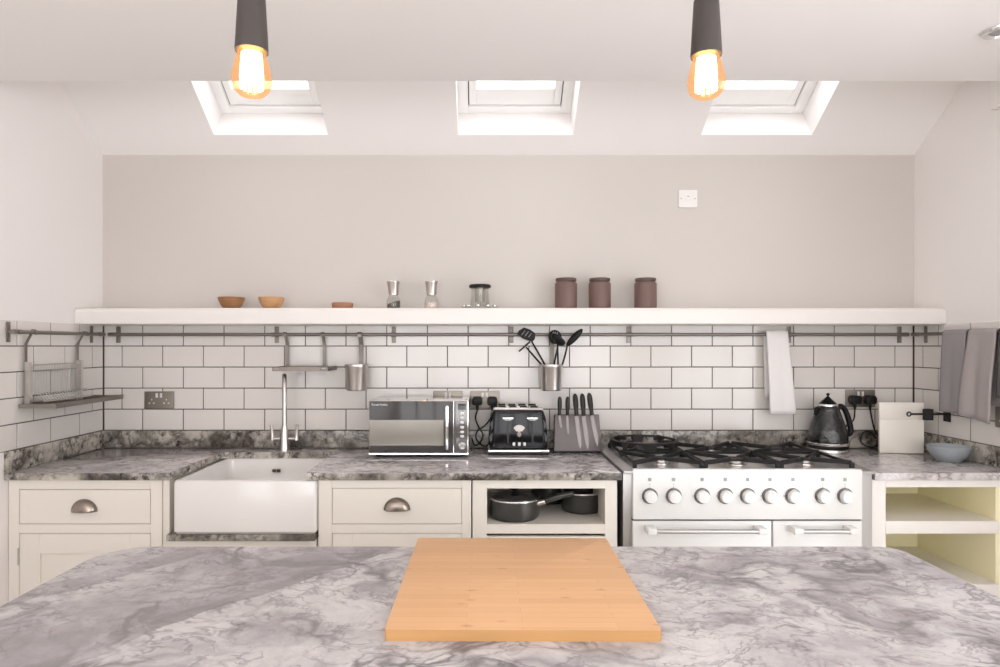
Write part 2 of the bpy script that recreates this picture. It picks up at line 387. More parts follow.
# rear wall with a wide window, right wall with glazed doors (both unseen, openings sized for fill light)
RX0, RX1, RZ0, RZ1 = -1.60, 1.95, 0.70, 2.25
m = MB()
m.box(XL-.2, RX0, YR-.2, YR, 0, 2.6); m.box(RX1, XR+.2, YR-.2, YR, 0, 2.6); m.box(RX0, RX1, YR-.2, YR, RZ1, 2.6); m.box(RX0, RX1, YR-.2, YR, 0, RZ0)
struct(m.build('wall_rear', 'paint_side'))
def glazing(name, loc, fm, width, z0, z1, nleaf, lower):
    w = struct(thing(name, loc, None, None)); wl = width/nleaf; q = .07
    for k in range(nleaf):
        a, b = k*wl, (k+1)*wl
        m = MB(loc); m.box(a, a+q, z0, z1, -.03, .03, mat=fm); m.box(b-q, b, z0, z1, -.03, .03, mat=fm)
        m.box(a+q, b-q, z0, z0+lower, -.03, .03, mat=fm); m.box(a+q, b-q, z1-q, z1, -.03, .03, mat=fm); lf = m.build('casement', 'upvc', w)
        m = MB(loc); m.box(a+q, b-q, z0+lower, z1-q, -.004, .004, mat=fm); m.build('pane', 'pane', lf)
glazing('window_4', (RX0, YR-.1, 0), frame_mat((RX0, YR-.1, 0), (1, 0, 0), (0, 0, 1), (0, -1, 0)), RX1-RX0, RZ0, RZ1, 4, .07)
glazing('window_5', (XL-.1, LY0, 0), frame_mat((XL-.1, LY0, 0), (0, 1, 0), (0, 0, 1), (-1, 0, 0)), LY1-LY0, LZ0, LZ1, 3, .07)  # unseen window added to lift light on the right wall and corner
glazing('door_1', (XR+.1, DY0, 0), frame_mat((XR+.1, DY0, 0), (0, 1, 0), (0, 0, 1), (1, 0, 0)), DY1-DY0, 0.0, DZ1, 3, .12)
# flat ceiling and the edge that rises to the roof slope
m = MB(); m.box(XL-.2, XR+.2, YR-.2, Y_EDGE, Z_FLAT, Z_FLAT+.08)
m.box(XL-.2, XR+.2, Y_EDGE-.12, Y_EDGE, Z_FLAT+.08, 3.15)
struct(m.build('ceiling', 'paint_ceil'))
# roof slope with three window openings
SO = (0, YB, Z_EAVE); SU = (1, 0, 0); SV = (0, -cp, sp); SN = (0, sp, cp)
SM = frame_mat(SO, SU, SV, SN)
V0, V1, TH = 0.120, 0.86, 0.22
sky_x = [(-1.303, -0.755), (-0.130, 0.423), (1.039, 1.572)]
m = MB()
m.box(XL-.2, XR+.2, -0.28, V0, 0, TH, mat=SM); m.box(XL-.2, XR+.2, V1, 0.98, 0, TH, mat=SM)
xs = [XL-.2]+[c for ab in sky_x for c in ab]+[XR+.2]
for a, b in zip(xs[0::2], xs[1::2]): m.box(a, b, V0, V1, 0, TH, mat=SM)
struct(m.build('ceiling_slope', 'paint_ceil', smooth=0))
SMI = SM
for i, (a, b) in enumerate(sky_x):
    w = struct(thing('window_%d' % (i+1), SM @ Vector(((a+b)/2, V0, 0)), None, None))
    og = w.location
    fw = 0.048; n0, n1 = 0.165, 0.26
    m = MB(og)
    m.box(a, a+fw, V0, V1, n0, n1, .003, mat=SM); m.box(b-fw, b, V0, V1, n0, n1, .003, mat=SM)
    m.box(a+fw, b-fw, V0, V0+.035, n0, n1, .003, mat=SM); m.box(a+fw, b-fw, V1-.035, V1, n0, n1, .003, mat=SM)
    m.build('window_frame', 'upvc', w)
    m = MB(og)
    m.box(a+fw-.001, a+fw+.005, V0+.035, V1-.035, n0+.02, n1-.02, mat=SM); m.box(b-fw-.005, b-fw+.001, V0+.035, V1-.035, n0+.02, n1-.02, mat=SM)
    m.build('seal', 'gap', w)
    m = MB(og); c0, c1, d0, d1 = a+fw+.005, b-fw-.005, V0+.039, V1-.039; q = .035
    m.box(c0, c0+q, d0, d1, n0+.012, n1-.01, .003, mat=SM); m.box(c1-q, c1, d0, d1, n0+.012, n1-.01, .003, mat=SM)
    m.box(c0+q, c1-q, d0, d0+.088, n0+.012, n1-.01, .003, mat=SM); m.box(c0+q, c1-q, d1-.05, d1, n0+.012, n1-.01, .003, mat=SM)
    sa = m.build('sash', 'upvc', w)
    m = MB(og); m.box(c0+q, c1-q, d0+.088, d1-.05, n0+.05, n0+.058, mat=SM); m.build('pane', 'pane', sa)
# white trim high on the right wall
m = MB((XR, 2.62, 2.38)); m.box(XR-.028, XR+.005, 2.50, 2.685, 2.38, 2.86, .006); struct(m.build('trim_1', 'white_paint'))

# tiles: 5 courses of 100 x 200 on three walls
ROW, PIT, TOP = 0.10421, 0.2014, 1.5042
def tiles(wall, O, U, Nn, u0, u1, phase0, phase1, ia=0.0, ib=0.004):
    O, U, Nn = Vector(O), Vector(U), Vector(Nn); Zv = Vector((0, 0, 1))
    m = MB(); t = bmesh.new()
    def quad(ua, ub, za, zb, ra, rb, mi):
        pts = [(ua, za), (ub, za), (ub, zb), (ua, zb)]
        bk = [t.verts.new(O+U*p[0]+Zv*p[1]+Nn*ra) for p in pts]
        e = 0.0016 if mi else 0
        ct = ((ua+ub)/2, (za+zb)/2)
        fr = [t.verts.new(O+U*(p[0]+(e if p[0] < ct[0] else -e))+Zv*(p[1]+(e if p[1] < ct[1] else -e))+Nn*rb) for p in pts]
        if mi:
            md = [t.verts.new(O+U*p[0]+Zv*p[1]+Nn*(rb-.0012)) for p in pts]
            layers = [bk, md, fr]
        else: layers = [bk, fr]
        fs = []
        for A, B in zip(layers, layers[1:]):
            for k in range(4): fs.append(t.faces.new((A[k], A[(k+1) % 4], B[(k+1) % 4], B[k])))
        fs.append(t.faces.new(fr)); fs.append(t.faces.new(bk[::-1]))
        for f in fs: f.material_index = mi
    quad(u0, u1, TOP-5*ROW, TOP-.003, 0.0, 0.0066, 0)
    G = 0.0042
    for r in range(5):
        ph = phase0 if r % 2 == 0 else phase1
        zt = TOP-r*ROW; zb = zt-ROW
        k0 = math.floor((u0-ph)/PIT); k = k0
        while ph+k*PIT < u1:
            a, b = max(u0+ia, ph+k*PIT), min(u1-ib, ph+(k+1)*PIT)
            if b-a > 0.012: quad(a+G/2, b-G/2, zb+G/2, zt-G/2, 0.0, 0.0085, 1)
            k += 1
    bmesh.ops.recalc_face_normals(t, faces=t.faces)
    me = bpy.data.meshes.new('tile_splashback'); t.to_mesh(me); t.free()
    me.materials.append(M['grout']); me.materials.append(M['tile'])
    o = bpy.data.objects.new('tile_splashback', me); COL.objects.link(o); o.parent = wall
tiles(wall_back, (0, YB, 0), (1, 0, 0), (0, -1, 0), XL, XR, -1.6948, -1.797, .0100, .0100)
tiles(wall_left, (XL, 0, 0), (0, 1, 0), (1, 0, 0), 1.95, YB-.008, 2.805, 2.901)
tiles(wall_right, (XR, 0, 0), (0, 1, 0), (-1, 0, 0), 2.18, YB-.008, 3.02, 3.125)
TF = 0.009                                      # tile face stands this far off the wall

# ------------------------------------------------------------------ worktops, upstands
WT, WB, YF = 0.90, 0.87, 2.54
UPY = YB-.026
og = (-0.68, 2.86, WB)
m = MB(og)
SX0, SX1, SYB = -1.24, -0.705, 3.04
m.prism([(XL+.001, YF), (SX0, YF), (SX0, SYB), (SX1, SYB), (SX1, YF), (.539, YF), (.539, UPY), (XL+.001, UPY)], WB, WT, .003)
def edges(o):
    for p in o.data.polygons: p.material_index = 1 if abs(p.normal.z) < .5 else 0
    return o
tag(edges(m.build('worktop', ['marble_top', 'marble_dark'])), 'long grey veined marble worktop cut out around the white sink', 'worktop')
og = (1.82, 2.86, WB)
m = MB(og); m.prism([(1.536, YF), (XR-.001, YF), (XR-.001, UPY), (1.536, UPY)], WB, WT, .003)
tag(edges(m.build('worktop', ['marble_top', 'marble_top'])), 'short grey marble worktop to the right of the cooker', 'worktop')
m = MB((0, YB-.02, WT)); m.box(XL+.02, XR-.02, UPY, YB-.0005, WT+.0005, .9825, .002)
tag(m.build('upstand', 'marble_dark'), 'long dark speckled marble upstand under the back wall tiles', 'upstand')
m = MB((XL+.01, 2.8, WT)); m.box(XL+.0005, XL+.02, YF, YB-.001, WT+.0005, .9825, .002)
tag(m.build('upstand', 'marble_dark'), 'grey streaked marble upstand along the left wall', 'upstand')
m = MB((XR-.01, 2.8, WT)); m.box(XR-.015, XR-.0005, YF, YB-.001, WT+.0005, .9825, .002)
tag(m.build('upstand', 'marble_dark'), 'speckled marble upstand along the right wall behind the grey bowl', 'upstand')

# ------------------------------------------------------------------ cabinets
YC = 2.562                                      # face of the cabinet frames
def cup_handle(parent, x, z, y, og):
    """half-dome cup pull; open side down"""
    m = MB(og); t = bmesh.new(); A, H, Dp = .049, .046, .026; na, nb_ = 20, 8; rows = []
    for j in range(nb_+1):
        ph = PI/2*j/nb_; ring = []
        for i in range(na+1):
            th = PI*i/na
            ring.append(t.verts.new((x+A*math.cos(th)*math.cos(ph)**.8, y-Dp*math.sin(ph)**.9, z-.018+H*math.sin(th)*math.cos(ph)**.8)))
        rows.append(ring)
    for a, b in zip(rows, rows[1:]):
        for i in range(na):
            try: t.faces.new((a[i], a[i+1], b[i+1], b[i]))
            except ValueError: pass
    bmesh.ops.remove_doubles(t, verts=t.verts, dist=1e-5)
    bmesh.ops.recalc_face_normals(t, faces=t.faces)
    for f in t.faces:
        if f.calc_center_median().y > y-.0001: pass
    m._add(t)
    m.tube([(x-A-.002, y-.002, z-.018)]+[(x+(A+.002)*math.cos(PI-PI*i/20), y-.002, z-.018+(H+.002)*math.sin(PI*i/20)) for i in range(1, 20)]+[(x+A+.002, y-.002, z-.018)], .0026, 6)
    o = m.build('cup_handle', 'bronze', parent)
    so = o.modifiers.new('thickness', 'SOLIDIFY'); so.thickness = .002
    tag(o, 'pewter cup handle')
    return o
def shaker_door(parent, x0, x1, z0, z1, og, stile=.08, name='door', mat='cream', y=YC):
    m = MB(og); g_ = .002; x0 += g_; x1 -= g_; z0 += g_; z1 -= g_
    m.box(x0, x0+stile, y, y+.02, z0, z1, .0012, 1); m.box(x1-stile, x1, y, y+.02, z0, z1, .0012, 1)
    m.box(x0+stile, x1-stile, y, y+.02, z0, z0+stile, .0012, 1); m.box(x0+stile, x1-stile, y, y+.02, z1-stile, z1, .0012, 1)
    d = m.build(name, mat, parent)
    m = MB(og); m.box(x0+stile-.004, x1-stile+.004, y+.010, y+.016, z0+stile-.004, z1-stile+.004); m.build('panel', mat, d)
    return d
def drawer_front(parent, x0, x1, z0, z1, og, hx, hz):
    m = MB(og); g_ = .002
    m.box(x0+g_, x1-g_, YC, YC+.02, z0+g_, z1-g_, .0012, 1)
    m.box(x0+.02, x1-.02, YC+.022, YC+.45, z0+.02, z1-.03)
    d = m.build('drawer', 'cream', parent); cup_handle(d, hx, hz, YC, og)
    return d
def face_frame(m, x0, x1, z0, z1, openings, y=YC, th=.022):
    """a frame with rectangular openings all the same x range, listed top down as (xa, xb, za, zb)"""
    xa, xb = openings[0][0], openings[0][1]
    m.box(x0, xa, y, y+th, z0, z1, .001, 1); m.box(xb, x1, y, y+th, z0, z1, .001, 1)
    zt = z1
    for (_, _, za, zb) in openings:
        if zt-zb > 1e-4: m.box(xa, xb, y, y+th, zb, zt, .0008, 1)
        zt = za
    if zt-z0 > 1e-4: m.box(xa, xb, y, y+th, z0, zt, .0008, 1)
def carcass(m, x0, x1, z0, z1, y0=YC+.022, y1=3.165, t=.018, top=True):
    m.box(x0, x0+t, y0, y1, z0, z1); m.box(x1-t, x1, y0, y1, z0, z1)
    m.box(x0+t, x1-t, y1-.012, y1, z0, z1); m.box(x0+t, x1-t, y0, y1-.012, z0, z0+t)
    if top: m.box(x0+t, x1-t, y0, y1-.012, z1-t, z1)
ZT = WB-.0005; ZK = .10
def plinth(root, x0, x1, og):
    m = MB(og); m.box(x0, x1, YC+.05, YC+.07, 0, ZK); m.box(x0+.02, x0+.08, YC+.07, 3.1, 0, ZK); m.box(x1-.08, x1-.02, YC+.07, 3.1, 0, ZK)
    m.build('plinth', 'cream', root)
# left cabinet: drawer over door
x0, x1 = XL+.003, -1.284; og = ((x0+x1)/2, 2.86, 0)
cb = thing('base_cabinet', og, 'cream cabinet left of the sink with drawer over panelled door', 'cabinet')
m = MB(og); carcass(m, x0, x1, ZK, ZT)
dx0, dx1 = -1.851, -1.328
face_frame(m, x0, x1, ZK, ZT, [(dx0, dx1, .692, .8314), (dx0, dx1, .16, .6565)]); m.build('carcass', 'cream', cb)
m = MB(og); m.box(-1.2825, -1.256, YC+.006, 3.16, ZK, ZT, .0015, 1); m.build('end_panel', 'cream', cb)
drawer_front(cb, dx0, dx1, .692, .8314, og, PX(84.5, YC), PZ(507, YC))
dd = shaker_door(cb, dx0, dx1, .16, .6565, og)
m = MB(og); m.tube([(dx0-.002, YC-.002, .53), (dx0-.002, YC-.002, .598)], .0035, 8); m.build('hinge', 'hinge', dd)
plinth(cb, x0, x1, og)
# sink cabinet
x0, x1 = -1.254, -.670; og = ((x0+x1)/2, 2.86, 0)
cb = thing('sink_cabinet', og, 'low cream cabinet under the white sink', 'cabinet')
m = MB(og); carcass(m, x0, x1, ZK, .631)
face_frame(m, x0, x1, ZK, .631, [(x0+.03, x1-.03, .13, .595)]); m.build('carcass', 'cream', cb)
xm = (x0+x1)/2
shaker_door(cb, x0+.03, xm, .13, .595, og, .06); shaker_door(cb, xm, x1-.03, .13, .595, og, .06)
plinth(cb, x0, x1, og)
m = MB((xm, 2.8, .632)); m.box(x0, x1, 2.536, 3.13, .632, .6575, .002)
tag(m.build('sink_ledge', 'marble_dark'), 'dark speckled marble ledge carrying the white sink', 'ledge')
# middle cabinet
x0, x1 = -.662, -.055; og = ((x0+x1)/2, 2.86, 0)
cb = thing('base_cabinet', og, 'cream cabinet under the microwave with cup handled drawer', 'cabinet')
m = MB(og); carcass(m, x0, x1, ZK, ZT)
dx0, dx1 = -.608, -.0914
face_frame(m, x0, x1, ZK, ZT, [(dx0, dx1, .692, .836), (dx0, dx1, .16, .6565)]); m.build('carcass', 'cream', cb)
drawer_front(cb, dx0, dx1, .692, .836, og, PX(397, YC), PZ(505.5, YC)); shaker_door(cb, dx0, dx1, .16, .6565, og)
plinth(cb, x0, x1, og)
# open cabinet with pans
x0, x1 = -.0495, .525; og = ((x0+x1)/2, 2.86, 0)
cb = thing('open_cabinet', og, 'cream open shelf cabinet holding the black saucepans', 'cabinet')
ox0, ox1 = .008, .477
m = MB(og); carcass(m, x0, x1, ZK, ZT)
m.box(ox0-.02, ox0, YC+.022, 3.15, .64, .85); m.box(ox1, ox1+.02, YC+.022, 3.15, .64, .85)
face_frame(m, x0, x1, ZK, ZT, [(ox0, ox1, .643, .834), (ox0, ox1, .16, .63)]); m.build('carcass', 'cream', cb)
m = MB(og); m.box(ox0, ox1, YC, 3.15, .654, .692, .001, 1); m.build('shelf', 'cream', cb)
shaker_door(cb, ox0, ox1, .16, .63, og)
plinth(cb, x0, x1, og)
SHZ = .692
# right open cabinet
x0, x1 = 1.535, XR-.003; og = ((x0+x1)/2, 2.86, 0)
cb = thing('open_cabinet', og, 'white open shelf cabinet in the right corner with yellow bounce light coloured into its lining', 'cabinet')
ox0, ox1 = 1.592, 2.075
m = MB(og); face_frame(m, x0, x1, ZK, ZT, [(ox0, ox1, .654, .839), (ox0, ox1, .16, .654)])
m.box(x0, x0+.016, YC+.022, 3.165, ZK, ZT); m.build('face_frame', 'white_paint', cb)
m = MB(og); m.box(x0+.016, ox0, YC+.022, 3.05, ZK, ZT); m.box(2.045, x1, YC+.022, 3.05, ZK, ZT)
m.box(ox0, 2.045, 3.05, 3.065, ZK, ZT); m.box(ox0, 2.045, YC+.022, 3.05, .845, ZT); m.box(ox0, 2.045, YC+.022, 3.05, ZK, .16)
m.build('lining', 'cream_in', cb)
for z in (.704, .452):
    m = MB(og); m.box(ox0+.001, 2.0445, YC+.001, 3.049, z-.05, z, .002); m.build('shelf', 'white_paint', cb)
plinth(cb, x0, x1, og)

# ------------------------------------------------------------------ sink and tap
sx0, sx1, sy0, sy1, sz0, sz1, tw = -1.230, -.6655, 2.541, 3.062, .658, .8695, .026
og = ((sx0+sx1)/2, 2.8, sz0)
sk = thing('sink', og, 'white fireclay butler sink with an exposed front', 'sink')
t = bmesh.new()
def ringpts(x0, x1, y0, y1, r, z): return [t.verts.new((p[0], p[1], z)) for p in rrect(x0, x1, y0, y1, r, 5)]
R_ = [ringpts(sx0+.008, sx1-.008, sy0+.008, sy1-.008, .010, sz0), ringpts(sx0, sx1, sy0, sy1, .014, sz0+.010),
      ringpts(sx0, sx1, sy0, sy1, .014, sz1-.010), ringpts(sx0+.003, sx1-.003, sy0+.003, sy1-.003, .013, sz1-.003), ringpts(sx0+.010, sx1-.010, sy0+.010, sy1-.010, .010, sz1),
      ringpts(sx0+tw-.006, sx1-tw+.006, sy0+tw-.006, sy1-tw+.006, .02, sz1), ringpts(sx0+tw, sx1-tw, sy0+tw, sy1-tw, .022, sz1-.008),
      ringpts(sx0+tw+.012, sx1-tw-.012, sy0+tw+.012, sy1-tw-.012, .03, sz0+.05), ringpts(sx0+tw+.05, sx1-tw-.05, sy0+tw+.05, sy1-tw-.05, .03, sz0+.030)]
for a, b in zip(R_, R_[1:]):
    n = len(a)
    for k in range(n): t.faces.new((a[k], a[(k+1) % n], b[(k+1) % n], b[k]))
t.faces.new(R_[0][::-1]); t.faces.new(R_[-1])
bmesh.ops.recalc_face_normals(t, faces=t.faces)
m = MB(og); m._add(t); m.build('basin', 'ceramic', sk)
m = MB(og); yb = sy1-tw-.004
m.prism(rrect(-.999, -.957, .806, .824, .008), -.004, .006, mat=frame_mat((0, yb-.003, 0), (1, 0, 0), (0, 0, 1), (0, -1, 0)))
m.build('overflow_plate', 'chrome', sk)
m = MB(og)
for cx in (-.988, -.968): m.prism(rrect(cx-.0085, cx+.0085, .8085, .8215, .004), .004, .0075, mat=frame_mat((0, yb-.003, 0), (1, 0, 0), (0, 0, 1), (0, -1, 0)))
m.build('overflow_slot', 'gap', sk)
m = MB(og); m.lathe([(0, 0), (.042, 0), (.045, .003), (.036, .005), (0, .004)], (-.943, 2.80, sz0+.0302)); m.build('drain', 'chrome', sk)
# tap
tx, ty = PX(284.3, 3.095), 3.098
tp = thing('tap', (tx, ty, WT), 'tall brushed steel mixer tap behind the sink', 'tap')
m = MB(); m.lathe([(0, 0), (.025, 0), (.025, .004), (.024, .008), (.021, .06), (.0165, .10), (.013, .118), (0, .12)]); m.build('body', 'steel', tp)
m = MB(); path = [(0, 0, .11), (0, 0, .20), (0, 0, .30)]+arc((0, -.055, .305), .055, 0, PI*.92, 14, 'yz')
path += [(0, path[-1][1]-.004, path[-1][2]-.03)]
m.tube(path, [.0125]+[.0105]*(len(path)-1), 14); spt = m.build('spout', 'steel', tp); spt.rotation_euler = (0, 0, math.radians(17))
for s in (-1, 1):
    m = MB(); m.tube([(s*.012, 0, .055), (s*.045, 0, .055), (s*.056, 0, .057)], .0095, 12)
    m.tube([(s*.057, 0, .048), (s*.058, 0, .062), (s*.060, -.002, .095), (s*.062, -.003, .122)], [.0105, .0085, .0065, .0075], 12)
    m.build('lever', 'steel', tp)

# ------------------------------------------------------------------ range cooker
CXa, CXb, CYf, CYb = .545, 1.530, 2.548, 3.15
og = ((CXa+CXb)/2, 2.85, 0)
ck = thing('range_cooker', og, 'wide white gas range cooker with steel sides and nine knobs', 'cooker')
m = MB(og); m.box(CXa, CXb, CYf, CYb, .10, .898, .003); m.build('body', 'bright_steel', ck)
for x in (CXa+.05, CXb-.05):
    for y in (CYf+.06, CYb-.06):
        m = MB(og); m.lathe([(0, 0), (.022, 0), (.022, .01), (.015, .02), (.015, .10), (0, .10)], (x, y, 0), 16); m.build('foot', 'black_plastic', ck)
PY = 2.518; px0, px1 = .578, 1.474
m = MB(og); m.box(px0, px1, PY, CYf, .722, .918, .004); m.build('control_panel', 'enamel', ck)
m = MB(og); m.box(px0, px1, PY+.012, CYf+.001, .7155, .7225); m.build('seam', 'gap', ck)
def oven_door(a, b):
    m = MB(og); m.box(a, b, PY+.003, CYf, .27, .7155, .004); d = m.build('oven_door', 'enamel', ck)
    if b-a > .4:
        m = MB(og); m.prism(rrect(a+.08, b-.08, .36, .60, .02), 0, .004, mat=frame_mat((0, PY+.004, 0), (1, 0, 0), (0, 0, 1), (0, -1, 0))); m.build('window', 'dark_glass', d)
    return d
xs_ = 1.1235
for a, b, ha, hb in ((px0, xs_-.003, .628, 1.078), (xs_+.003, px1, 1.190, 1.428)):
    d = oven_door(a, b)
    hz, hy = .688, PY-.042
    m = MB(og); m.tube([(ha, hy, hz), (hb, hy, hz)], .0085, 14); hd = m.build('handle', 'bright_steel', d); tag(hd, 'pale steel oven handle')
    for hx, sgn in ((ha, 1), (hb, -1)):
        m = MB(og); m.box(hx-.005*sgn if sgn > 0 else hx-.030, hx+.030 if sgn > 0 else hx+.005, hy-.011, PY+.003, hz-.012, hz+.013, .005); m.build('bracket', 'enamel', hd)
m = MB(og); m.box(px0, px1, PY+.003, CYf, .105, .262, .004); m.build('storage_drawer', 'enamel', ck)
kx = [.643, .736, .847, .938, 1.025, 1.112, 1.2016, 1.318, 1.405]; kz = .8147
for i, x in enumerate(kx):
    fm = frame_mat((x, PY, kz), (1, 0, 0), (0, 0, 1), (0, -1, 0))
    m = MB(og); m.lathe([(0, 0), (.031, 0), (.031, .003), (.028, .006), (0, .006)], seg=28, mat=fm); bz = m.build('bezel', 'knob_ring', ck)
    m = MB(og); m.lathe([(0, .006), (.0235, .006), (.0235, .026), (.022, .030), (.012, .031), (0, .031)], seg=28, mat=fm)
    m.box(-.0022, .0022, .002, .022, .030, .0325, .0006, 1, mat=fm); kb = m.build('knob', 'enamel', ck)
    bz.name = 'knob_bezel'
    iz = PZ(479.5, PY)-kz
    m = MB(og); m.prism([(-.0065, iz-.0065), (.0065, iz-.0065), (.0065, iz+.0065), (-.0065, iz+.0065)], 0, .0008, mat=fm); m.build('burner_symbol', 'print', ck)
    if i in (0, 1, 7, 8):
        m = MB(og); m.lathe([(0, 0), (.0022, 0), (.0022, .0008), (0, .0008)], (0, iz-.019, 0), 10, mat=fm); m.build('dial_dot', 'print', ck)
    m = MB(og); a0 = PI*(1.0 if 1 < i < 7 else .5)
    m.box(.0345*math.cos(a0)-.0020, .0345*math.cos(a0)+.0020, .0345*math.sin(a0)-.0020, .0345*math.sin(a0)+.0020, 0, .0008, mat=fm); m.build('dial_mark', 'print', ck)
# hob
HZ = .910
m = MB(og); m.box(CXa-.002, CXb+.002, PY+.004, CYb, .8985, HZ, .003); m.build('hob', 'bright_steel', ck)
m = MB(og); m.prism(rrect(CXa+.045, CXb-.045, PY+.045, CYb-.035, .03), HZ-.003, HZ+.0015); m.build('hob_well', 'hob_steel', ck)
def burner(x, y, r):
    m = MB(og); m.lathe([(0, 0), (r*1.25, 0), (r*1.2, .006), (r*.95, .010), (r*.95, .018), (0, .018)], (x, y, HZ), 28); bb = m.build('burner', 'steel', ck)
    m = MB(og); m.lathe([(0, .018), (r*1.02, .018), (r*1.02, .024), (r*.9, .028), (0, .028)], (x, y, HZ), 28); m.build('burner_cap', 'iron', bb)
BUR = [(.730, 2.685, .030), (.715, 2.93, .045), (1.035, 2.67, .036), (1.035, 2.96, .030), (1.325, 2.67, .026), (1.325, 2.95, .040)]
for b in BUR: burner(*b)
def grate(x0, x1, y0, y1, bur):
    m = MB(og); zt = .936
    def bar(xa, ya, xb, yb, w=.0042, z0=zt-.012, z1=zt):
        d = Vector((xb-xa, yb-ya, 0)); L = d.length; d.normalize(); p = Vector((-d.y, d.x, 0))
        m.box(0, L, -w, w, z0, z1, .002, 1, mat=frame_mat((xa, ya, 0), d, p, (0, 0, 1)))
    bar(x0, y0, x0, y1); bar(x1, y0, x1, y1); ym = (y0+y1)/2; bar(x0, ym, x1, ym)
    for x in (x0, x1):
        for y in (y0, ym, y1): m.box(x-.008, x+.008, y-.008, y+.008, HZ, zt-.003, .003)
    for (cx, cy, r) in bur:
        lo, hi = (y0, ym) if cy < ym else (ym, y1)
        for xe in (x0, x1):
            for ye in (lo, hi):
                d = Vector((xe-cx, ye-cy, 0)).normalized()
                bar(xe, ye, cx+d.x*r*.85, cy+d.y*r*.85, .0050, zt-.012, zt+.006)
    return m.build('pan_support', 'iron', ck)
grate(.600, .868, 2.585, 3.105, BUR[0:2]); grate(.884, 1.172, 2.585, 3.105, BUR[2:4]); grate(1.188, 1.470, 2.585, 3.105, BUR[4:6])
# cast iron wok ring resting on the left pan support
wx, wy, wr = .720, 2.93, .147
m = MB((wx, wy, .9435)); t = bmesh.new(); n = 72; zb, zt = .9435, .977
def wk(a, r, z): return t.verts.new((wx+r*math.cos(a), wy+r*math.sin(a), z))
prof = []
for k in range(n):
    a = 2*PI*k/n
    notch = 0.026 if (k % 18) in (2, 3, 4, 5, 6, 7) or (k % 18) in (10, 11, 12, 13, 14, 15) else 0.0
    prof.append([wk(a, wr, zb+notch), wk(a, wr+.004, zt), wk(a, wr-.010, zt+.002), wk(a, wr-.012, zb+notch)])
for k in range(n):
    A, B = prof[k], prof[(k+1) % n]
    for j in range(4): t.faces.new((A[j], B[j], B[(j+1) % 4], A[(j+1) % 4]))
bmesh.ops.recalc_face_normals(t, faces=t.faces); m._add(t)
for k in range(4):
    a = PI/4+k*PI/2; d = Vector((math.cos(a), math.sin(a), 0)); p = Vector((-d.y, d.x, 0))
    m.box(wr-.055, wr-.008, -.006, .006, zt-.014, zt+.006, .002, 1, mat=frame_mat((wx, wy, 0), d, p, (0, 0, 1)))
tag(m.build('wok_ring', 'iron'), 'round black cast iron wok ring on the left end of the hob', 'wok ring')

# ------------------------------------------------------------------ long shelf and what stands on it
SZB, SZT, SYF = 1.5005, 1.577, 2.975
m = MB((0, 3.1, SZB)); t = bmesh.new()
pf = [(YB-.001, SZB), (SYF+.004, SZB), (SYF, SZB+.004), (SYF, SZT-.026)]+[(SYF+.022-.022*math.cos(a), SZT-.024+.024*math.sin(a)) for a in (0.3, .6, .9, 1.2, PI/2)]+[(YB-.001, SZT)]
A = [t.verts.new((XL+.002, y, z)) for y, z in pf]; B = [t.verts.new((XR-.002, y, z)) for y, z in pf]
t.faces.new(A); t.faces.new(B[::-1])
for k in range(len(pf)): t.faces.new((A[k], B[k], B[(k+1) % len(pf)], A[(k+1) % len(pf)]))
bmesh.ops.recalc_face_normals(t, faces=t.faces); m._add(t)
tag(m.build('long_shelf', 'white_paint'), 'long white painted shelf running wall to wall above the tiles', 'shelf')
SY = 3.09; K = F/SY
def on_shelf(px, y=SY): return (PX(px, y), y, SZT)
def wood_bowl(px, mat, label, r=.0625, h=.056):
    w = thing('wooden_bowl', on_shelf(px), label, 'bowl', 'wooden bowls on the shelf')
    m = MB(); m.lathe([(0, 0), (r*.52, 0), (r*.60, .004), (r*.78, .018), (r*.95, .042), (r, h-.002), (r-.002, h), (r-.006, h-.002), (r*.86, .040), (r*.65, .020), (r*.45, .011), (0, .009)], seg=40)
    m.build('bowl', mat, w)
wood_bowl(231.5, 'wood_dark', 'dark brown turned wooden bowl, nearer the left end of the shelf')
wood_bowl(271.5, 'wood_light', 'lighter honey coloured wooden bowl, between the dark bowl and flat dish', .061)
m = MB((PX(342.5, SY), SY, SZT)); cx = PX(342.5, SY)
m.lathe([(0, 0), (.047, 0), (.049, .003), (.049, .011), (.050, .013), (.050, .026), (.048, .030), (.040, .030), (.037, .024), (0, .023)], (cx, SY, SZT), 36)
tag(m.build('wooden_dish', 'terracotta'), 'low flat red brown wooden dish on the shelf', 'dish')
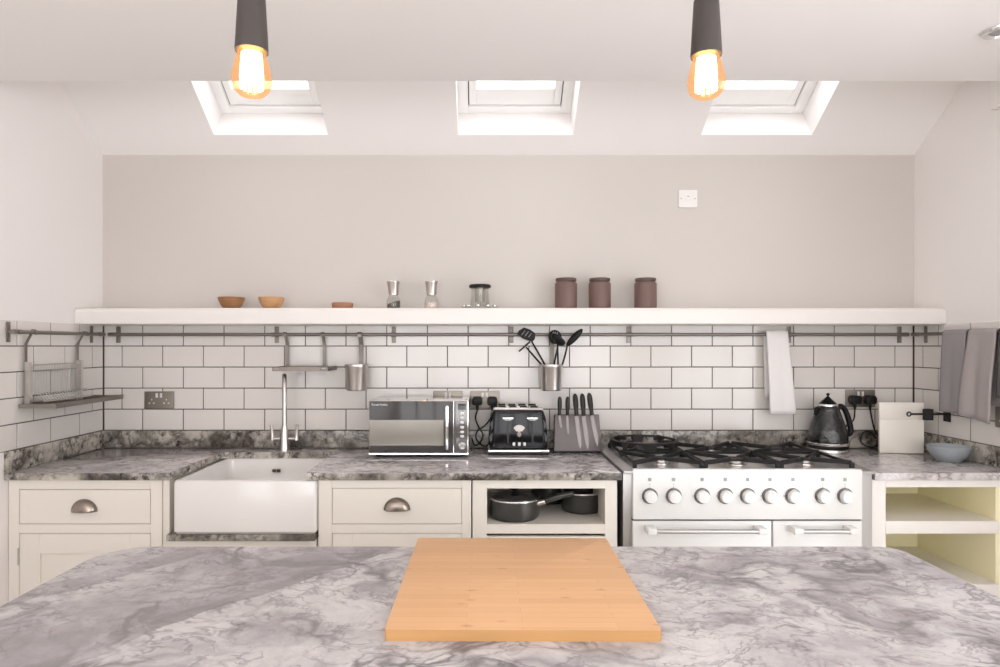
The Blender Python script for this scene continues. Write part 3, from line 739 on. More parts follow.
def mill(px, fill, label, slope, name):
    w = thing(name, on_shelf(px), label, 'grinder', 'glass grinders on the shelf')
    m = MB(); m.lathe([(0, .0005), (.031, .0005), (.033, .004), (.034, .030), (.031, .048), (.0235, .062), (.0225, .069), (.0215, .062), (.029, .047), (.0315, .030), (.0305, .006), (0, .004)]); m.build('glass_body', 'jar_glass', w)
    m = MB(); t = bmesh.new(); n = 28; ra = [(.0, .0045), (.029, .0045), (.0305, .012)]
    rings = [[t.verts.new((r*math.cos(2*PI*k/n), r*math.sin(2*PI*k/n), z)) for k in range(n)] for r, z in ra[1:]]
    top = [t.verts.new((.0298*math.cos(2*PI*k/n), .0298*math.sin(2*PI*k/n), .030+slope*math.cos(2*PI*k/n)+.002*math.sin(5*k))) for k in range(n)]
    rings.append(top); t.faces.new(rings[0][::-1])
    for a, b in zip(rings, rings[1:]):
        for k in range(n): t.faces.new((a[k], a[(k+1) % n], b[(k+1) % n], b[k]))
    c = t.verts.new((0, 0, .034))
    for k in range(n): t.faces.new((top[k], top[(k+1) % n], c))
    m._add(t); m.build('filling', fill, w)
    m = MB(); m.lathe([(0, .0665), (.0225, .0665), (.0225, .070), (.0235, .074), (.0285, .122), (.0305, .126), (.031, .131), (.029, .134), (.012, .136), (0, .136)]); m.build('cap', 'steel', w)
mill(393.5, 'pepper', 'glass grinder of dark peppercorns with a steel cap', .010, 'pepper_grinder')
mill(431.5, 'salt', 'glass grinder of pale pink salt with a steel cap', .002, 'salt_grinder')
w = thing('glass_dispenser', on_shelf(480), 'clear glass pot with dark round lid and wide flared foot', 'glass pot')
m = MB(); m.lathe([(0, .001), (.084, .001), (.088, .005), (.086, .010), (.060, .014), (.046, .022), (.042, .060), (.041, .100), (.039, .100), (.040, .060), (.043, .024), (.03, .016), (0, .014)]); m.build('glass_body', 'jar_glass', w)
m = MB(); m.lathe([(0, .030), (.022, .030), (.024, .034), (.027, .100), (.025, .100), (.022, .036), (0, .034)]); m.build('inner_cup', 'jar_glass', w)
m = MB(); m.lathe([(0, .100), (.047, .100), (.052, .103), (.053, .110), (.050, .116), (.030, .119), (0, .120)]); m.build('lid', 'black_plastic', w)
for k in range(10):
    a = 2*PI*k/10+.2
    m = MB(); m.ell((.076*math.cos(a), .076*math.sin(a), .0125), (.012, 0, 0), (0, .012, 0), (0, 0, .008), 12, 8); m.build('foot_bead', 'chrome', w)
cn0 = None
for px, lab in ((566, 'brown stoneware canister nearest the black utensils, leftmost of three'), (599.7, 'brown stoneware canister in the middle of the three on the shelf'), (645.5, 'brown stoneware canister set apart at the right end of the three')):
    if cn0 is None:
        cn0 = thing('canister', on_shelf(px), lab, 'canister', 'brown canisters on the shelf')
        m = MB(); m.lathe([(0, 0), (.049, 0), (.052, .003), (.0525, .008), (.0525, .118), (.0515, .124), (.046, .128), (0, .128)]); m.build('jar', 'canister', cn0)
        m = MB(); m.lathe([(0, .128), (.0455, .128), (.0455, .132), (.0485, .133), (.0495, .136), (.0495, .144), (.048, .147), (.03, .149), (0, .149)]); m.build('lid', 'canister_lid', cn0)
    else: dup(cn0, on_shelf(px), lab)

# ------------------------------------------------------------------ hanging rails
RZ = 1.456
def rail(name, p0, p1, nrm, brackets, label):
    """round rail with flat wall brackets. nrm points from the wall to the room; brackets are distances along the rail"""
    p0, p1, nrm = Vector(p0), Vector(p1), Vector(nrm); d = (p1-p0).normalized(); off = .045
    r = thing(name, p0, label, 'rail', 'steel hanging rails on the tiles')
    m = MB(p0); m.tube([p0, p1], .0078, 12); m.tube([p0-d*.002, p0+d*.014], .0095, 12); m.tube([p1-d*.014, p1+d*.002], .0095, 12); m.build('rail', 'rail_steel', r)
    for b in brackets:
        m = MB(p0); c = p0+d*b; fm = frame_mat(c-nrm*off, d, (0, 0, 1), nrm)
        m.prism(rrect(-.0105, .0105, -.041, .040, .003, 3), .0, .004, .0008, mat=fm); m.tube([c-nrm*(off-.003), c], .007, 10)
        m.tube([c-d*.012, c+d*.012], .0098, 12)
        for z in (-.03, .03): m.lathe([(.0042, .004), (.0036, .006), (0, .0065)], (0, z, 0), 10, mat=fm)
        m.build('bracket', 'rail_steel', r)
    return r
yr = YB-TF-.045
RXa, RXb = PX(109, yr), PX(908, yr)
rail('hanging_rail', (RXa, yr, RZ), (RXb, yr, RZ), (0, -1, 0), [PX(p, yr+.03)-RXa for p in (117, 276, 393.5, 511.5, 629, 790, 901)], 'long steel rail along the back wall under the white shelf')
xl = XL+TF+.045
rail('hanging_rail', (xl, 2.515, RZ), (xl, 3.115, RZ), (1, 0, 0), [.035, .575], 'short steel rail on the left wall holding the dish rack')
xr = XR-TF-.045
rail('hanging_rail', (xr, 2.28, RZ), (xr, 3.127, RZ), (-1, 0, 0), [.06, .82], 'steel rail on the right wall holding the grey towels')

# wall dish rack on the left rail
RXW = XL+TF+.010
ya, yb_ = 2.634, 2.969
dr = thing('dish_rack', (RXW, (ya+yb_)/2, 1.15), 'steel wire dish rack with drip tray hanging on the left wall', 'dish rack')
og = dr.location
def hook(m, px_, py_, tow, zt, zbot, wd, w=.014, far=None):
    """flat hanger: over the rail, bends to the wall (direction tow), drops to zbot"""
    c = Vector((px_, py_, RZ)); tow = Vector(tow); R0 = .0108
    far = .030 if far is None else far
    pts = []
    for i in range(9):
        a = PI*(1.25-1.15*i/8)
        pts.append(c - tow*(R0*math.cos(a)*-1) * 1 + Vector((0, 0, R0*math.sin(a))))
    pts = [c-tow*(R0*math.cos(PI*i/8)) + Vector((0, 0, R0*math.sin(PI*i/8))) for i in range(9)]
    pts = [pts[0]+Vector((0, 0, -.010))]+pts
    # from the wall side of the rail slanting back towards the wall
    end = c+tow*far
    pts += [c+tow*(R0+.002)+Vector((0, 0, -.010)), end+Vector((0, 0, -.048)), end+Vector((0, 0, -.060)), Vector((end.x, end.y, (RZ-.06+zbot)/2)), Vector((end.x, end.y, zbot))]
    m.strip(pts, wd, w, .003)
for y in (ya, yb_):
    m = MB(og); hook(m, xl, y, (-1, 0, 0), 0, 1.155, (0, 1, 0), .014, far=.033); m.build('hanger', 'rail_steel', dr)
m = MB(og)
m.box(RXW-.003, -1.73, 2.60, 3.085, 1.148, 1.151)
m.box(RXW-.003, RXW, 2.60, 3.085, 1.151, 1.166); m.box(-1.733, -1.73, 2.60, 3.085, 1.151, 1.168); m.box(RXW, -1.733, 2.60, 2.603, 1.151, 1.166); m.box(RXW, -1.733, 3.082, 3.085, 1.151, 1.166)
m.build('drip_tray', 'rail_steel', dr)
XG = RXW+.020
for y in (ya, yb_):
    m = MB(og); m.box(XG-.018, XG+.003, y-.009, y-.005, 1.153, 1.335); m.box(XG, XG+.003, y-.005, y+.008, 1.153, 1.335); m.build('side_upright', 'steel', dr)
m = MB(og)
for z in (1.322, 1.296, 1.20, 1.172): m.tube([(XG, ya-.006, z), (XG, yb_+.006, z)], .0022, 8)
nw = 19
for k in range(nw):
    y = ya+.012+(yb_-ya-.024)*k/(nw-1); m.tube([(XG, y, 1.172), (XG, y, 1.322)], .0013, 6)
m.build('wire_grid', 'steel', dr)
m = MB(og)
for k in range(nw):
    y = ya+.012+(yb_-ya-.024)*k/(nw-1); m.tube([(XG, y, 1.20), (XG+.03, y, 1.205), (XG+.055, y, 1.172)], .0014, 6)
m.tube([(XG+.055, ya, 1.172), (XG+.055, yb_, 1.172)], .002, 8)
m.build('plate_prong', 'chrome', dr)

# small hanging tray above the tap
ht = thing('hanging_tray', (-.86, 3.1, 1.283), 'small steel tray hanging from two straps above the tap', 'tray'); og = ht.location
for x in (-.975, -.792):
    m = MB(og); hook(m, x, yr, (0, 1, 0), 0, 1.296, (1, 0, 0), .016, far=.034); m.build('hanger', 'rail_steel', ht)
m = MB(og); m.box(-.99, -.73, 3.0, 3.182, 1.283, 1.286); m.box(-.99, -.73, 3.0, 3.003, 1.286, 1.302); m.box(-.99, -.73, 3.179, 3.182, 1.286, 1.302); m.box(-.99, -.987, 3.003, 3.179, 1.286, 1.302); m.box(-.733, -.73, 3.003, 3.179, 1.286, 1.302)
m.build('tray', 'rail_steel', ht)
for s in (-.985, -.765):
    m = MB(og); m.tube([(s, 2.999, 1.294), (s+.006, 2.992, 1.294), (s+.030, 2.992, 1.294)], .003, 8); m.build('clip', 'chrome', ht)

# steel pots on the back rail
def pot(x, label):
    p = thing('utensil_pot', (x, 3.118, 1.185), label, 'pot', 'steel pots on the back rail')
    m = MB(); m.lathe([(0, 0), (.046, 0), (.048, .002), (.049, .006), (.0535, .108), (.0555, .112), (.0565, .118), (.0565, .126), (.0545, .127), (.053, .122), (.050, .105), (.046, .008), (0, .006)], seg=44); m.build('pot', 'steel', p)
    m = MB(); y = yr-3.118; z = RZ-1.185
    pts = [(.01, y-.0108*math.cos(PI*i/8), z+.0108*math.sin(PI*i/8)) for i in range(9)]
    pts = [(.01, y-.0095, z-.012)]+pts+[(.01, y+.012, z-.012), (.01, y+.026, z-.040), (.01, y+.030, z-.05), (.01, .061, .13), (.01, .059, .09)]
    m.strip(pts, (1, 0, 0), .021, .003); m.box(-.002, .022, .0535, .062, .082, .122, .001, 1); m.build('hanger', 'rail_steel', p)
    return p
pot(PX(356.7, 3.118), 'empty steel pot hanging on the rail above the microwave')
pot(PX(551.2, 3.118), 'steel pot full of black utensils hanging on the rail')

# utensils: (pixel points are turned into metres at the pot's depth)
def U(px, py, y=3.118): return Vector((PX(px, y), y, PZ(py, y)))
def handle_tube(m, a, b, r=.0050, bow=0.0):
    mid = (a+b)/2+Vector((bow, 0, 0)); m.tube([a, (a+mid)/2+Vector((bow*.25, 0, 0)), mid, (mid+b)/2+Vector((bow*.25, 0, 0)), b], [r, r, r*.9, r*.9, r*.8], 8)
PB = PZ(364, 3.118)
def utensil(name, base, label):
    return thing(name, base, label, 'utensil', 'black utensils in the steel pot')
# slotted turner
b0 = U(556, 384, 3.14); u = utensil('slotted_turner', b0, 'black slotted turner with square head, leaning left in the pot')
m = MB(b0); handle_tube(m, b0, U(531.5, 341, 3.13)); m.build('handle', 'black_plastic', u)
m = MB(b0); pts = [(517, 334.5), (519, 330.5), (524, 327.5), (530, 329.5), (535.5, 333.5), (535, 338.5), (533.5, 341), (529.5, 341), (524, 339)]
m.prism([(PX(p, 3.13), PZ(q, 3.13)) for p, q in pts], -.002, .003, .001, mat=frame_mat((0, 3.13, 0), (1, 0, 0), (0, 0, 1), (0, -1, 0))); hd = m.build('head', 'black_plastic', u)
m = MB(b0)
for (a, b, c, d) in ((521.5, 335, 525, 330.5), (525, 336, 528.5, 331.5), (528.5, 337, 531.5, 333)): m.tube([Vector((PX(a, 3.13), 3.1265, PZ(b, 3.13))), Vector((PX(c, 3.13), 3.1265, PZ(d, 3.13)))], .0022, 6)
m.build('slot', 'rail_steel', hd)
# pasta/edge tool seen side-on: a straight blade across a thin handle
b0 = U(557.5, 383, 3.111); u = utensil('spatula', b0, 'black spatula with thin edge-on blade, lowest on the left of pot')
m = MB(b0); handle_tube(m, b0, U(526, 347, 3.108)); m.build('handle', 'black_plastic', u)
a, b = U(518.8, 351.5, 3.105), U(530.3, 341.5, 3.105)
m = MB(b0); d = (b-a).normalized(); m.box(0, (b-a).length, -.016, .016, -.0035, .0035, .002, mat=frame_mat(a, d, (0, 1, 0), d.cross(Vector((0, 1, 0))))); m.build('blade', 'black_plastic', u)
# slotted spoon, behind the ladle
b0 = U(550, 384, 3.150); u = utensil('slotted_spoon', b0, 'black slotted spoon upright behind the ladle in the pot')
m = MB(b0); handle_tube(m, b0, U(558, 345, 3.130)); m.build('handle', 'black_plastic', u)
m = MB(b0); c = U(555, 337, 3.127); m.ell(c, (.032, 0, -.006), (.002, .006, 0), (.004, 0, .034), 20, 12); hd = m.build('head', 'black_plastic', u)
m = MB(b0)
for k in (-1, 0, 1): m.tube([c+Vector((.010*k-.002, -.007, .012)), c+Vector((.010*k+.002, -.006, .026))], .0024, 6)
m.build('slot', 'rail_steel', hd)
# ladle
b0 = U(558.6, 384, 3.098); u = utensil('ladle', b0, 'black ladle with tilted round bowl in the middle of pot')
m = MB(b0); handle_tube(m, b0, U(557.5, 344, 3.092)); m.build('handle', 'black_plastic', u)
m = MB(b0); t = bmesh.new(); bmesh.ops.create_uvsphere(t, u_segments=24, v_segments=14, radius=.040)
bmesh.ops.delete(t, geom=[v for v in t.verts if v.co.z > .004], context='VERTS')
c = U(558.5, 339, 3.075)
rm = Matrix.Translation(c) @ Matrix.Rotation(math.radians(36), 4, 'Y') @ Matrix.Rotation(math.radians(-22), 4, 'X') @ Matrix.Diagonal((1.0, .8, .62, 1))
m._add(t, rm); bw = m.build('bowl', 'black_plastic', u); so = bw.modifiers.new('thickness', 'SOLIDIFY'); so.thickness = .003
# solid spoon leaning right
b0 = U(555, 383, 3.125); u = utensil('serving_spoon', b0, 'black serving spoon leaning right with pointed oval head')
m = MB(b0); handle_tube(m, b0, U(567.5, 345, 3.120), bow=.006); m.build('handle', 'black_plastic', u)
a, b = U(566.5, 346, 3.115), U(582.5, 329, 3.112); c = (a+b)/2; d = (b-a)/2; pn = d.cross(Vector((0, 1, 0))).normalized()
m = MB(b0); m.ell(c, d, pn*.0165, Vector((0, .012, 0)), 20, 12); m.build('head', 'black_plastic', u)

# ------------------------------------------------------------------ towels
def towel(name, p0, axis, nrm, w, front, back, mat, label, flare=0.0, th=.005, wob=.004, bulge=.02, shift=0.0, slant=0.0, group=None):
    """cloth draped over a rail: p0 rail point at one end, axis along the rail, nrm to the room; front/back drops"""
    p0, ax, nr = Vector(p0), Vector(axis), Vector(nrm); R = .0115
    prof = []; nf, nb2 = 16, 12
    for i in range(nf+1): s = 1-i/nf; prof.append((R+bulge*math.sin(PI/2*s)**1.2*1.0, -front*s, s))
    for i in range(1, 8): a = PI*i/8; prof.append((R*math.cos(a), R*math.sin(a), 0))
    for i in range(nb2+1): s = i/nb2; prof.append((-R-.002*s, -back*s, -s))
    t = bmesh.new(); nx = 14; grid = []
    for j in range(nx+1):
        f = j/nx; row = []
        for (o, z, s) in prof:
            sa = abs(s)
            u = w*f + (f-.5)*flare*sa + shift*sa
            wv = wob*math.sin(f*7.5+.6)*sa + wob*.5*math.sin(f*15+2)*sa
            row.append(t.verts.new(p0+ax*u+nr*(o+(wv if s > 0 else 0))+Vector((0, 0, z+slant*(f-.5)*sa*(1 if s > 0 else 0)))))
        grid.append(row)
    for a, b in zip(grid, grid[1:]):
        for k in range(len(a)-1): t.faces.new((a[k], a[k+1], b[k+1], b[k]))
    bmesh.ops.recalc_face_normals(t, faces=t.faces)
    m = MB(p0); m._add(t); o = m.build(name, mat, smooth=60)
    so = o.modifiers.new('thickness', 'SOLIDIFY'); so.thickness = th; so.offset = 1
    return tag(o, label, 'towel', group)
towel('tea_towel', (PX(765, yr), yr, RZ), (1, 0, 0), (0, -1, 0), .104, .385, .31, 'towel_white', 'white folded tea towel hanging on the back rail beside the kettle', flare=.020, th=.009, wob=.002, bulge=.02, shift=.018)
towel('hand_towel', (xr, 2.765, RZ), (0, 1, 0), (-1, 0, 0), .140, .350, .30, 'towel_grey', 'grey hand towel on the right rail, nearer the corner', wob=.003, bulge=.012, group='towels on the right rail')
towel('hand_towel', (xr, 2.600, RZ), (0, 1, 0), (-1, 0, 0), .150, .360, .30, 'towel_taupe', 'pale taupe hand towel on the right rail, in front of the grey one', wob=.008, bulge=.030, flare=.03, slant=.02, group='towels on the right rail')
towel('hand_towel', (xr, 2.41, RZ), (0, 1, 0), (-1, 0, 0), .172, .265, .25, 'towel_dark', 'charcoal hand towel at the very edge of the right rail', wob=.003, bulge=.012, group='towels on the right rail')

# ------------------------------------------------------------------ sockets and plugs
SW, SH = .146, .086
def socket(x, z, label, cat='socket', wall='back', y=None):
    if wall == 'back': loc = (x, YB-TF, z); fm = frame_mat((0, 0, 0), (1, 0, 0), (0, 0, 1), (0, -1, 0))
    else: loc = (XR-TF, y, z); fm = frame_mat((0, 0, 0), (0, -1, 0), (0, 0, 1), (-1, 0, 0))
    s = thing('wall_socket', loc, label, cat, 'brushed steel sockets on the tiles')
    m = MB(); m.prism(rrect(-SW/2, SW/2, -SH/2, SH/2, .004, 3), 0, .006, .001, mat=fm); m.build('plate', 'socket_steel', s)
    for sx in (-.036, .036):
        m = MB()
        m.box(sx-.0022, sx+.0022, -.002, .006, .006, .0066, mat=fm)
        for d in (-.011, .011): m.box(sx+d-.0036, sx+d+.0036, -.018, -.012, .006, .0066, mat=fm)
        m.build('pin_hole', 'insert', s)
    for sx in (-.0105, .0105):
        m = MB(); m.box(sx-.0055, sx+.0055, .012, .034, .006, .0095, .0015, mat=fm); m.build('switch', 'insert', s)
    return s
socket(PX(159.5, 3.19), PZ(400, 3.19), 'brushed steel double socket with nothing plugged in, left of the sink')
socket(PX(448, 3.19), PZ(399.5, 3.19), 'brushed steel double socket mostly hidden behind the microwave')
s2 = socket(PX(484.8, 3.19), PZ(399.5, 3.19), 'brushed steel double socket with two plugs between microwave and toaster')
s3 = socket(PX(859.8, 3.19), PZ(398.3, 3.19), 'brushed steel double socket with two plugs beside the kettle')
socket(0, PZ(417, 2.66), 'dark steel socket on the right wall below the towels', wall='right', y=2.60)
# white fused switch on the painted wall
sx, sz = PX(687.5, YB), PZ(199, YB)
s = thing('wall_switch', (sx, YB, sz), 'white double switch plate high on the back wall', 'switch'); fm = frame_mat((0, 0, 0), (1, 0, 0), (0, 0, 1), (0, -1, 0))
m = MB(); m.prism(rrect(-.046, .046, -.043, .043, .004, 3), 0, .009, .002, mat=fm); m.build('plate', 'socket_white', s)
m = MB(); m.box(-.016, .016, -.010, .016, .009, .012, .001, mat=fm); m.build('rocker', 'socket_white', s)
m = MB()
for q in (-.034, .034): m.lathe([(0, .009), (.003, .009), (.003, .010), (0, .010)], (q, 0, 0), 10, mat=fm)
m.box(-.005, .005, .009, .013, .012, .0125, mat=fm); m.build('screw', 'print', s)

def bez(pts, n=8):
    """smooth curve through points (Catmull-Rom)"""
    P = [Vector(p) for p in pts]; P = [P[0]*2-P[1]]+P+[P[-1]*2-P[-2]]; out = []
    for i in range(1, len(P)-2):
        for k in range(n):
            t_ = k/n; a, b, c, d = P[i-1], P[i], P[i+1], P[i+2]
            out.append(.5*((2*b)+(c-a)*t_+(2*a-5*b+4*c-d)*t_**2+(3*b-a-3*c+d)*t_**3))
    return out+[P[-2]]
def power_cord(sock, side, pts, label):
    lx, ly, lz = sock.location; x = lx+side*.037; z = lz-.008
    c = thing('power_cord', (x, ly-.006, z), label, 'power cord', 'black power cords')
    og = c.location; m = MB(og)
    m.prism([(-.021, -.018), (.021, -.018), (.026, -.006), (.026, .012), (.018, .024), (-.018, .024), (-.026, .012), (-.026, -.006)], .0005, .036, .006, mat=frame_mat((x, ly-.006, z), (1, 0, 0), (0, 0, 1), (0, -1, 0)))
    m.tube([(x, ly-.022, z-.015), (x, ly-.024, z-.030), (x, ly-.024, z-.045)], [.009, .007, .0045], 10)
    m.build('plug', 'black_plastic', c)
    m = MB(og); m.tube(bez([(x, ly-.024, z-.042)]+pts), .0036, 8); m.build('cable', 'cable', c)
yk = 3.150
power_cord(s2, -1, [(-.046, 3.15, 1.045), (-.028, 3.15, 1.00), (-.010, 3.15, .965), (-.024, 3.15, .93), (-.05, 3.152, .915), (-.0655, 3.155, .95)], 'black plug and looping cord, left one in the socket by the toaster')
power_cord(s2, 1, [(.030, 3.169, 1.05), (.000, 3.169, 1.01), (-.035, 3.168, .985), (-.045, 3.168, .955), (-.030, 3.168, .925), (.0, 3.14, .912), (.03, 3.155, .93)], 'black plug and looping cord, right one in the socket by the toaster')
power_cord(s3, -1, [(1.80, 3.15, 1.04), (1.765, 3.15, 1.01), (1.745, 3.14, .97), (1.752, 3.12, .92), (1.738, 3.10, .912)], 'black plug and cord leading down to the kettle')
power_cord(s3, 1, [(1.893, 3.15, 1.03), (1.905, 3.15, .985), (1.93, 3.15, .94), (1.90, 3.14, .911), (1.86, 3.14, .912), (1.835, 3.15, .935), (1.85, 3.155, .975), (1.885, 3.155, .98), (1.91, 3.15, .95)], 'black plug and coiled cord behind the cream board')

# ------------------------------------------------------------------ microwave
mx0, mx1, my0, my1, mz0, mz1 = -.522, -.073, 2.885, 3.168, .912, 1.155
og = ((mx0+mx1)/2, 3.0, WT)
mw = thing('microwave', og, 'silver microwave with smoked mirror door on the worktop', 'microwave')
m = MB(og); m.box(mx0, mx1, my0+.012, my1, mz0, mz1, .004); m.build('case', 'case_steel', mw)
for x in (mx0+.04, mx1-.04):
    for y in (my0+.05, my1-.05):
        m = MB(og); m.lathe([(0, 0), (.014, 0), (.016, .004), (.016, .0125), (0, .0125)], (x, y, WT), 16); m.build('foot', 'black_plastic', mw)
dxs = PX(453.2, my0); hx0 = PX(443.5, my0)
m = MB(og); m.box(mx0+.004, dxs, my0, my0+.0115, mz0+.010, mz1-.002, .002); dr_ = m.build('door', 'door_glass', mw)
m = MB(og); m.box(mx0+.006, hx0, my0-.0006, my0+.001, PZ(445.5, my0), PZ(420, my0)); m.build('window', 'reflection_tint', dr_)  # paler middle band, coloured like the island's reflection
m = MB(og); m.box(dxs+.003, mx1-.006, my0, my0+.0115, mz0+.010, mz1-.002, .002); cpn = m.build('control_panel', 'panel_glass', mw)
m = MB(og); m.box(dxs, dxs+.003, my0-.0008, my0+.0115, mz0+.004, mz1-.002); m.box(mx0, mx1, my0-.0008, my0+.0115, mz0+.001, mz0+.0098, .001, 1); m.build('trim', 'chrome', mw)
hx = PX(447.5, my0)
m = MB(og); m.box(hx-.0065, hx+.0065, my0-.034, my0-.022, .940, 1.136, .004); m.box(hx-.005, hx+.005, my0-.024, my0, .950, .962, .002); m.box(hx-.005, hx+.005, my0-.024, my0, 1.116, 1.128, .002)
m.build('handle', 'chrome', dr_)
bx = PX(462.2, my0)
for py in (413.5, 418, 422.5, 427.3, 432, 436.3):
    m = MB(og); zz = PZ(py, my0); m.prism(rrect(bx-.0085, bx+.0085, zz-.006, zz+.006, .005, 4), 0, .003, .0008, mat=frame_mat((0, my0, 0), (1, 0, 0), (0, 0, 1), (0, -1, 0))); m.build('button', 'bright_steel', cpn)
m = MB(og); m.lathe([(0, 0), (.0165, 0), (.0165, .004), (.0135, .006), (.0125, .018), (.010, .020), (0, .020)], seg=28, mat=frame_mat((bx, my0, PZ(446, my0)), (1, 0, 0), (0, 0, 1), (0, -1, 0))); m.build('dial', 'chrome', cpn)
m = MB(og); m.box(bx-.020, bx+.016, my0-.0008, my0+.001, PZ(410, my0), PZ(403.5, my0)); m.build('display', 'dark_glass', cpn)
def lettering(txt, size, loc, parent, og, mat, name='lettering'):
    cu = bpy.data.curves.new(name, 'FONT'); cu.body = txt; cu.size = size; cu.extrude = .0003
    cu.materials.append(M[mat]); tmp = bpy.data.objects.new('tmp', cu); COL.objects.link(tmp)
    me = bpy.data.meshes.new_from_object(tmp.evaluated_get(bpy.context.evaluated_depsgraph_get())); bpy.data.objects.remove(tmp)
    me.name = name; o = bpy.data.objects.new(name, me); COL.objects.link(o); o.parent = parent
    o.location = Vector(loc)-Vector(og); o.rotation_euler = (PI/2, 0, 0); return o
lettering('Russell Hobbs', .0125, (mx0+.014, my0-.0008, PZ(405.6, my0)), dr_, og, 'white_print')

# ------------------------------------------------------------------ toaster
tx0, tx1, ty0, ty1 = PX(488.2, 2.955), PX(549, 2.955), 2.955, 3.145
og = ((tx0+tx1)/2, 3.05, WT)
ts = thing('toaster', og, 'black four slot toaster with chrome trim and faceted sides', 'toaster')
cxm = (tx0+tx1)/2; hw = (tx1-tx0)/2
def slab_taper(m, z0, z1, w0, w1, y0a, y1a, y0b, y1b, bev=.006):
    t = bmesh.new()
    vs = [t.verts.new(p) for p in ((cxm-w0, y0a, z0), (cxm+w0, y0a, z0), (cxm+w0, y1a, z0), (cxm-w0, y1a, z0), (cxm-w1, y0b, z1), (cxm+w1, y0b, z1), (cxm+w1, y1b, z1), (cxm-w1, y1b, z1))]
    for f in ((0, 3, 2, 1), (4, 5, 6, 7), (0, 1, 5, 4), (1, 2, 6, 5), (2, 3, 7, 6), (3, 0, 4, 7)): t.faces.new([vs[i] for i in f])
    if bev: bmesh.ops.bevel(t, geom=list(t.edges), offset=bev, segments=3, profile=.6, affect='EDGES')
    m._add(t)
m = MB(og); m.box(tx0, tx1, ty0, ty1, WT, WT+.011, .004); m.build('foot_base', 'black_plastic', ts)
m = MB(og); m.box(tx0-.001, tx1+.001, ty0-.001, ty1+.001, WT+.011, WT+.024, .005); m.build('base_trim', 'chrome', ts)
m = MB(og); slab_taper(m, WT+.024, 1.108, hw*.90, hw*.80, ty0+.004, ty1-.004, ty0+.016, ty1-.016, .010); m.build('body', 'black_gloss', ts)
# faceted side cheeks
for s in (-1, 1):
    m = MB(og); t = bmesh.new(); nz, ny = 6, 5; grid = []
    for i in range(nz+1):
        f = i/nz; z = WT+.024+(1.10-WT-.024)*f; xo = hw*(.985-.11*f); row = []
        for j in range(ny+1):
            y = ty0+.010+.012*f+(ty1-ty0-.02-.024*f)*j/ny; bulge = .010 if (i+j) % 2 == 0 and 0 < i < nz else 0
            row.append(t.verts.new((cxm+s*(xo-.010+bulge+.003), y, z)))
        grid.append(row)
    for i in range(nz):
        for j in range(ny):
            a, b, c, d = grid[i][j], grid[i][j+1], grid[i+1][j+1], grid[i+1][j]
            if (i+j) % 2 == 0: t.faces.new((a, b, c)); t.faces.new((a, c, d))
            else: t.faces.new((a, b, d)); t.faces.new((b, c, d))
    fr = [grid[i][0] for i in range(nz+1)]; inn = [t.verts.new((cxm+s*hw*(.86-.10*i/nz), ty0+.012+.012*i/nz, v.co.z)) for i, v in enumerate(fr)]
    for i in range(nz): t.faces.new((fr[i], fr[i+1], inn[i+1], inn[i]))
    tp_ = [grid[nz][j] for j in range(ny+1)]; inn2 = [t.verts.new((cxm+s*hw*.76, v.co.y, v.co.z)) for v in tp_]
    for j in range(ny): t.faces.new((tp_[j], tp_[j+1], inn2[j+1], inn2[j]))
    bmesh.ops.recalc_face_normals(t, faces=t.faces); m._add(t); m.build('faceted_side', 'black_gloss', ts, smooth=0)
m = MB(og); slab_taper(m, 1.105, 1.116, hw*.84, hw*.80, ty0+.014, ty1-.014, ty0+.020, ty1-.020, .004); tt = m.build('top_plate', 'chrome', ts)
for k in range(4):
    cx_ = cxm+(k-1.5)*.049
    m = MB(og); m.box(cx_-.015, cx_+.015, ty0+.035, ty1-.035, 1.113, 1.1175); m.build('slot', 'gap', tt)
    m = MB(og); m.box(cx_-.017, cx_+.017, ty0+.031, ty0+.036, 1.112, 1.1215, .001, 1); m.box(cx_-.017, cx_+.017, ty1-.036, ty1-.031, 1.112, 1.1215, .001, 1); m.build('slot_guard', 'black_plastic', tt)
def tfront(z): return ty0+.004+.012*(z-WT-.024)/(1.108-WT-.024)
for px in (508.0, 532.5):
    lx = PX(px, ty0); lz = PZ(418.8, ty0)
    m = MB(og); m.box(lx-.0035, lx+.0035, tfront(.96)-.001, tfront(.96)+.012, .955, lz+.01); m.build('lever_slot', 'gap', ts)
    m = MB(og); m.prism([(lx-.027, lz+.006), (lx+.027, lz+.006), (lx+.020, lz-.004), (lx+.008, lz-.008), (lx-.008, lz-.008), (lx-.020, lz-.004)], 0, .026, .002, mat=frame_mat((0, tfront(lz)+.002, 0), (1, 0, 0), (0, 0, 1), (0, -1, 0))); m.build('lever', 'chrome', ts)
gx, gz = PX(519.3, ty0), PZ(434.5, ty0)
fan = [(gx+.031*math.cos(a), gz+.012+.031*math.sin(a)) for a in [PI*(.18+.64*k/10) for k in range(11)]]+[(gx-.013, gz+.013), (gx+.013, gz+.013)]
m = MB(og); m.prism(fan, 0, .004, .0006, mat=frame_mat((0, tfront(gz+.03), 0), (1, 0, 0), (0, 0, 1), (0, -1, 0))); gg = m.build('dial_face', 'insert', ts)
m = MB(og)
for k in range(5):
    a = PI*(.25+.5*k/4); m.tube([Vector((gx+.022*math.cos(a), tfront(gz)-.0022, gz+.012+.022*math.sin(a))), Vector((gx+.028*math.cos(a), tfront(gz)-.0022, gz+.012+.028*math.sin(a)))], .0008, 6)
m.build('dial_tick', 'print', gg)
m = MB(og); m.lathe([(0, 0), (.0135, 0), (.0135, .004), (.011, .007), (.0105, .016), (.008, .018), (0, .018)], seg=28, mat=frame_mat((gx, tfront(gz), gz), (1, 0, 0), (0, 0, 1), (0, -1, 0))); m.build('dial_knob', 'chrome', ts)
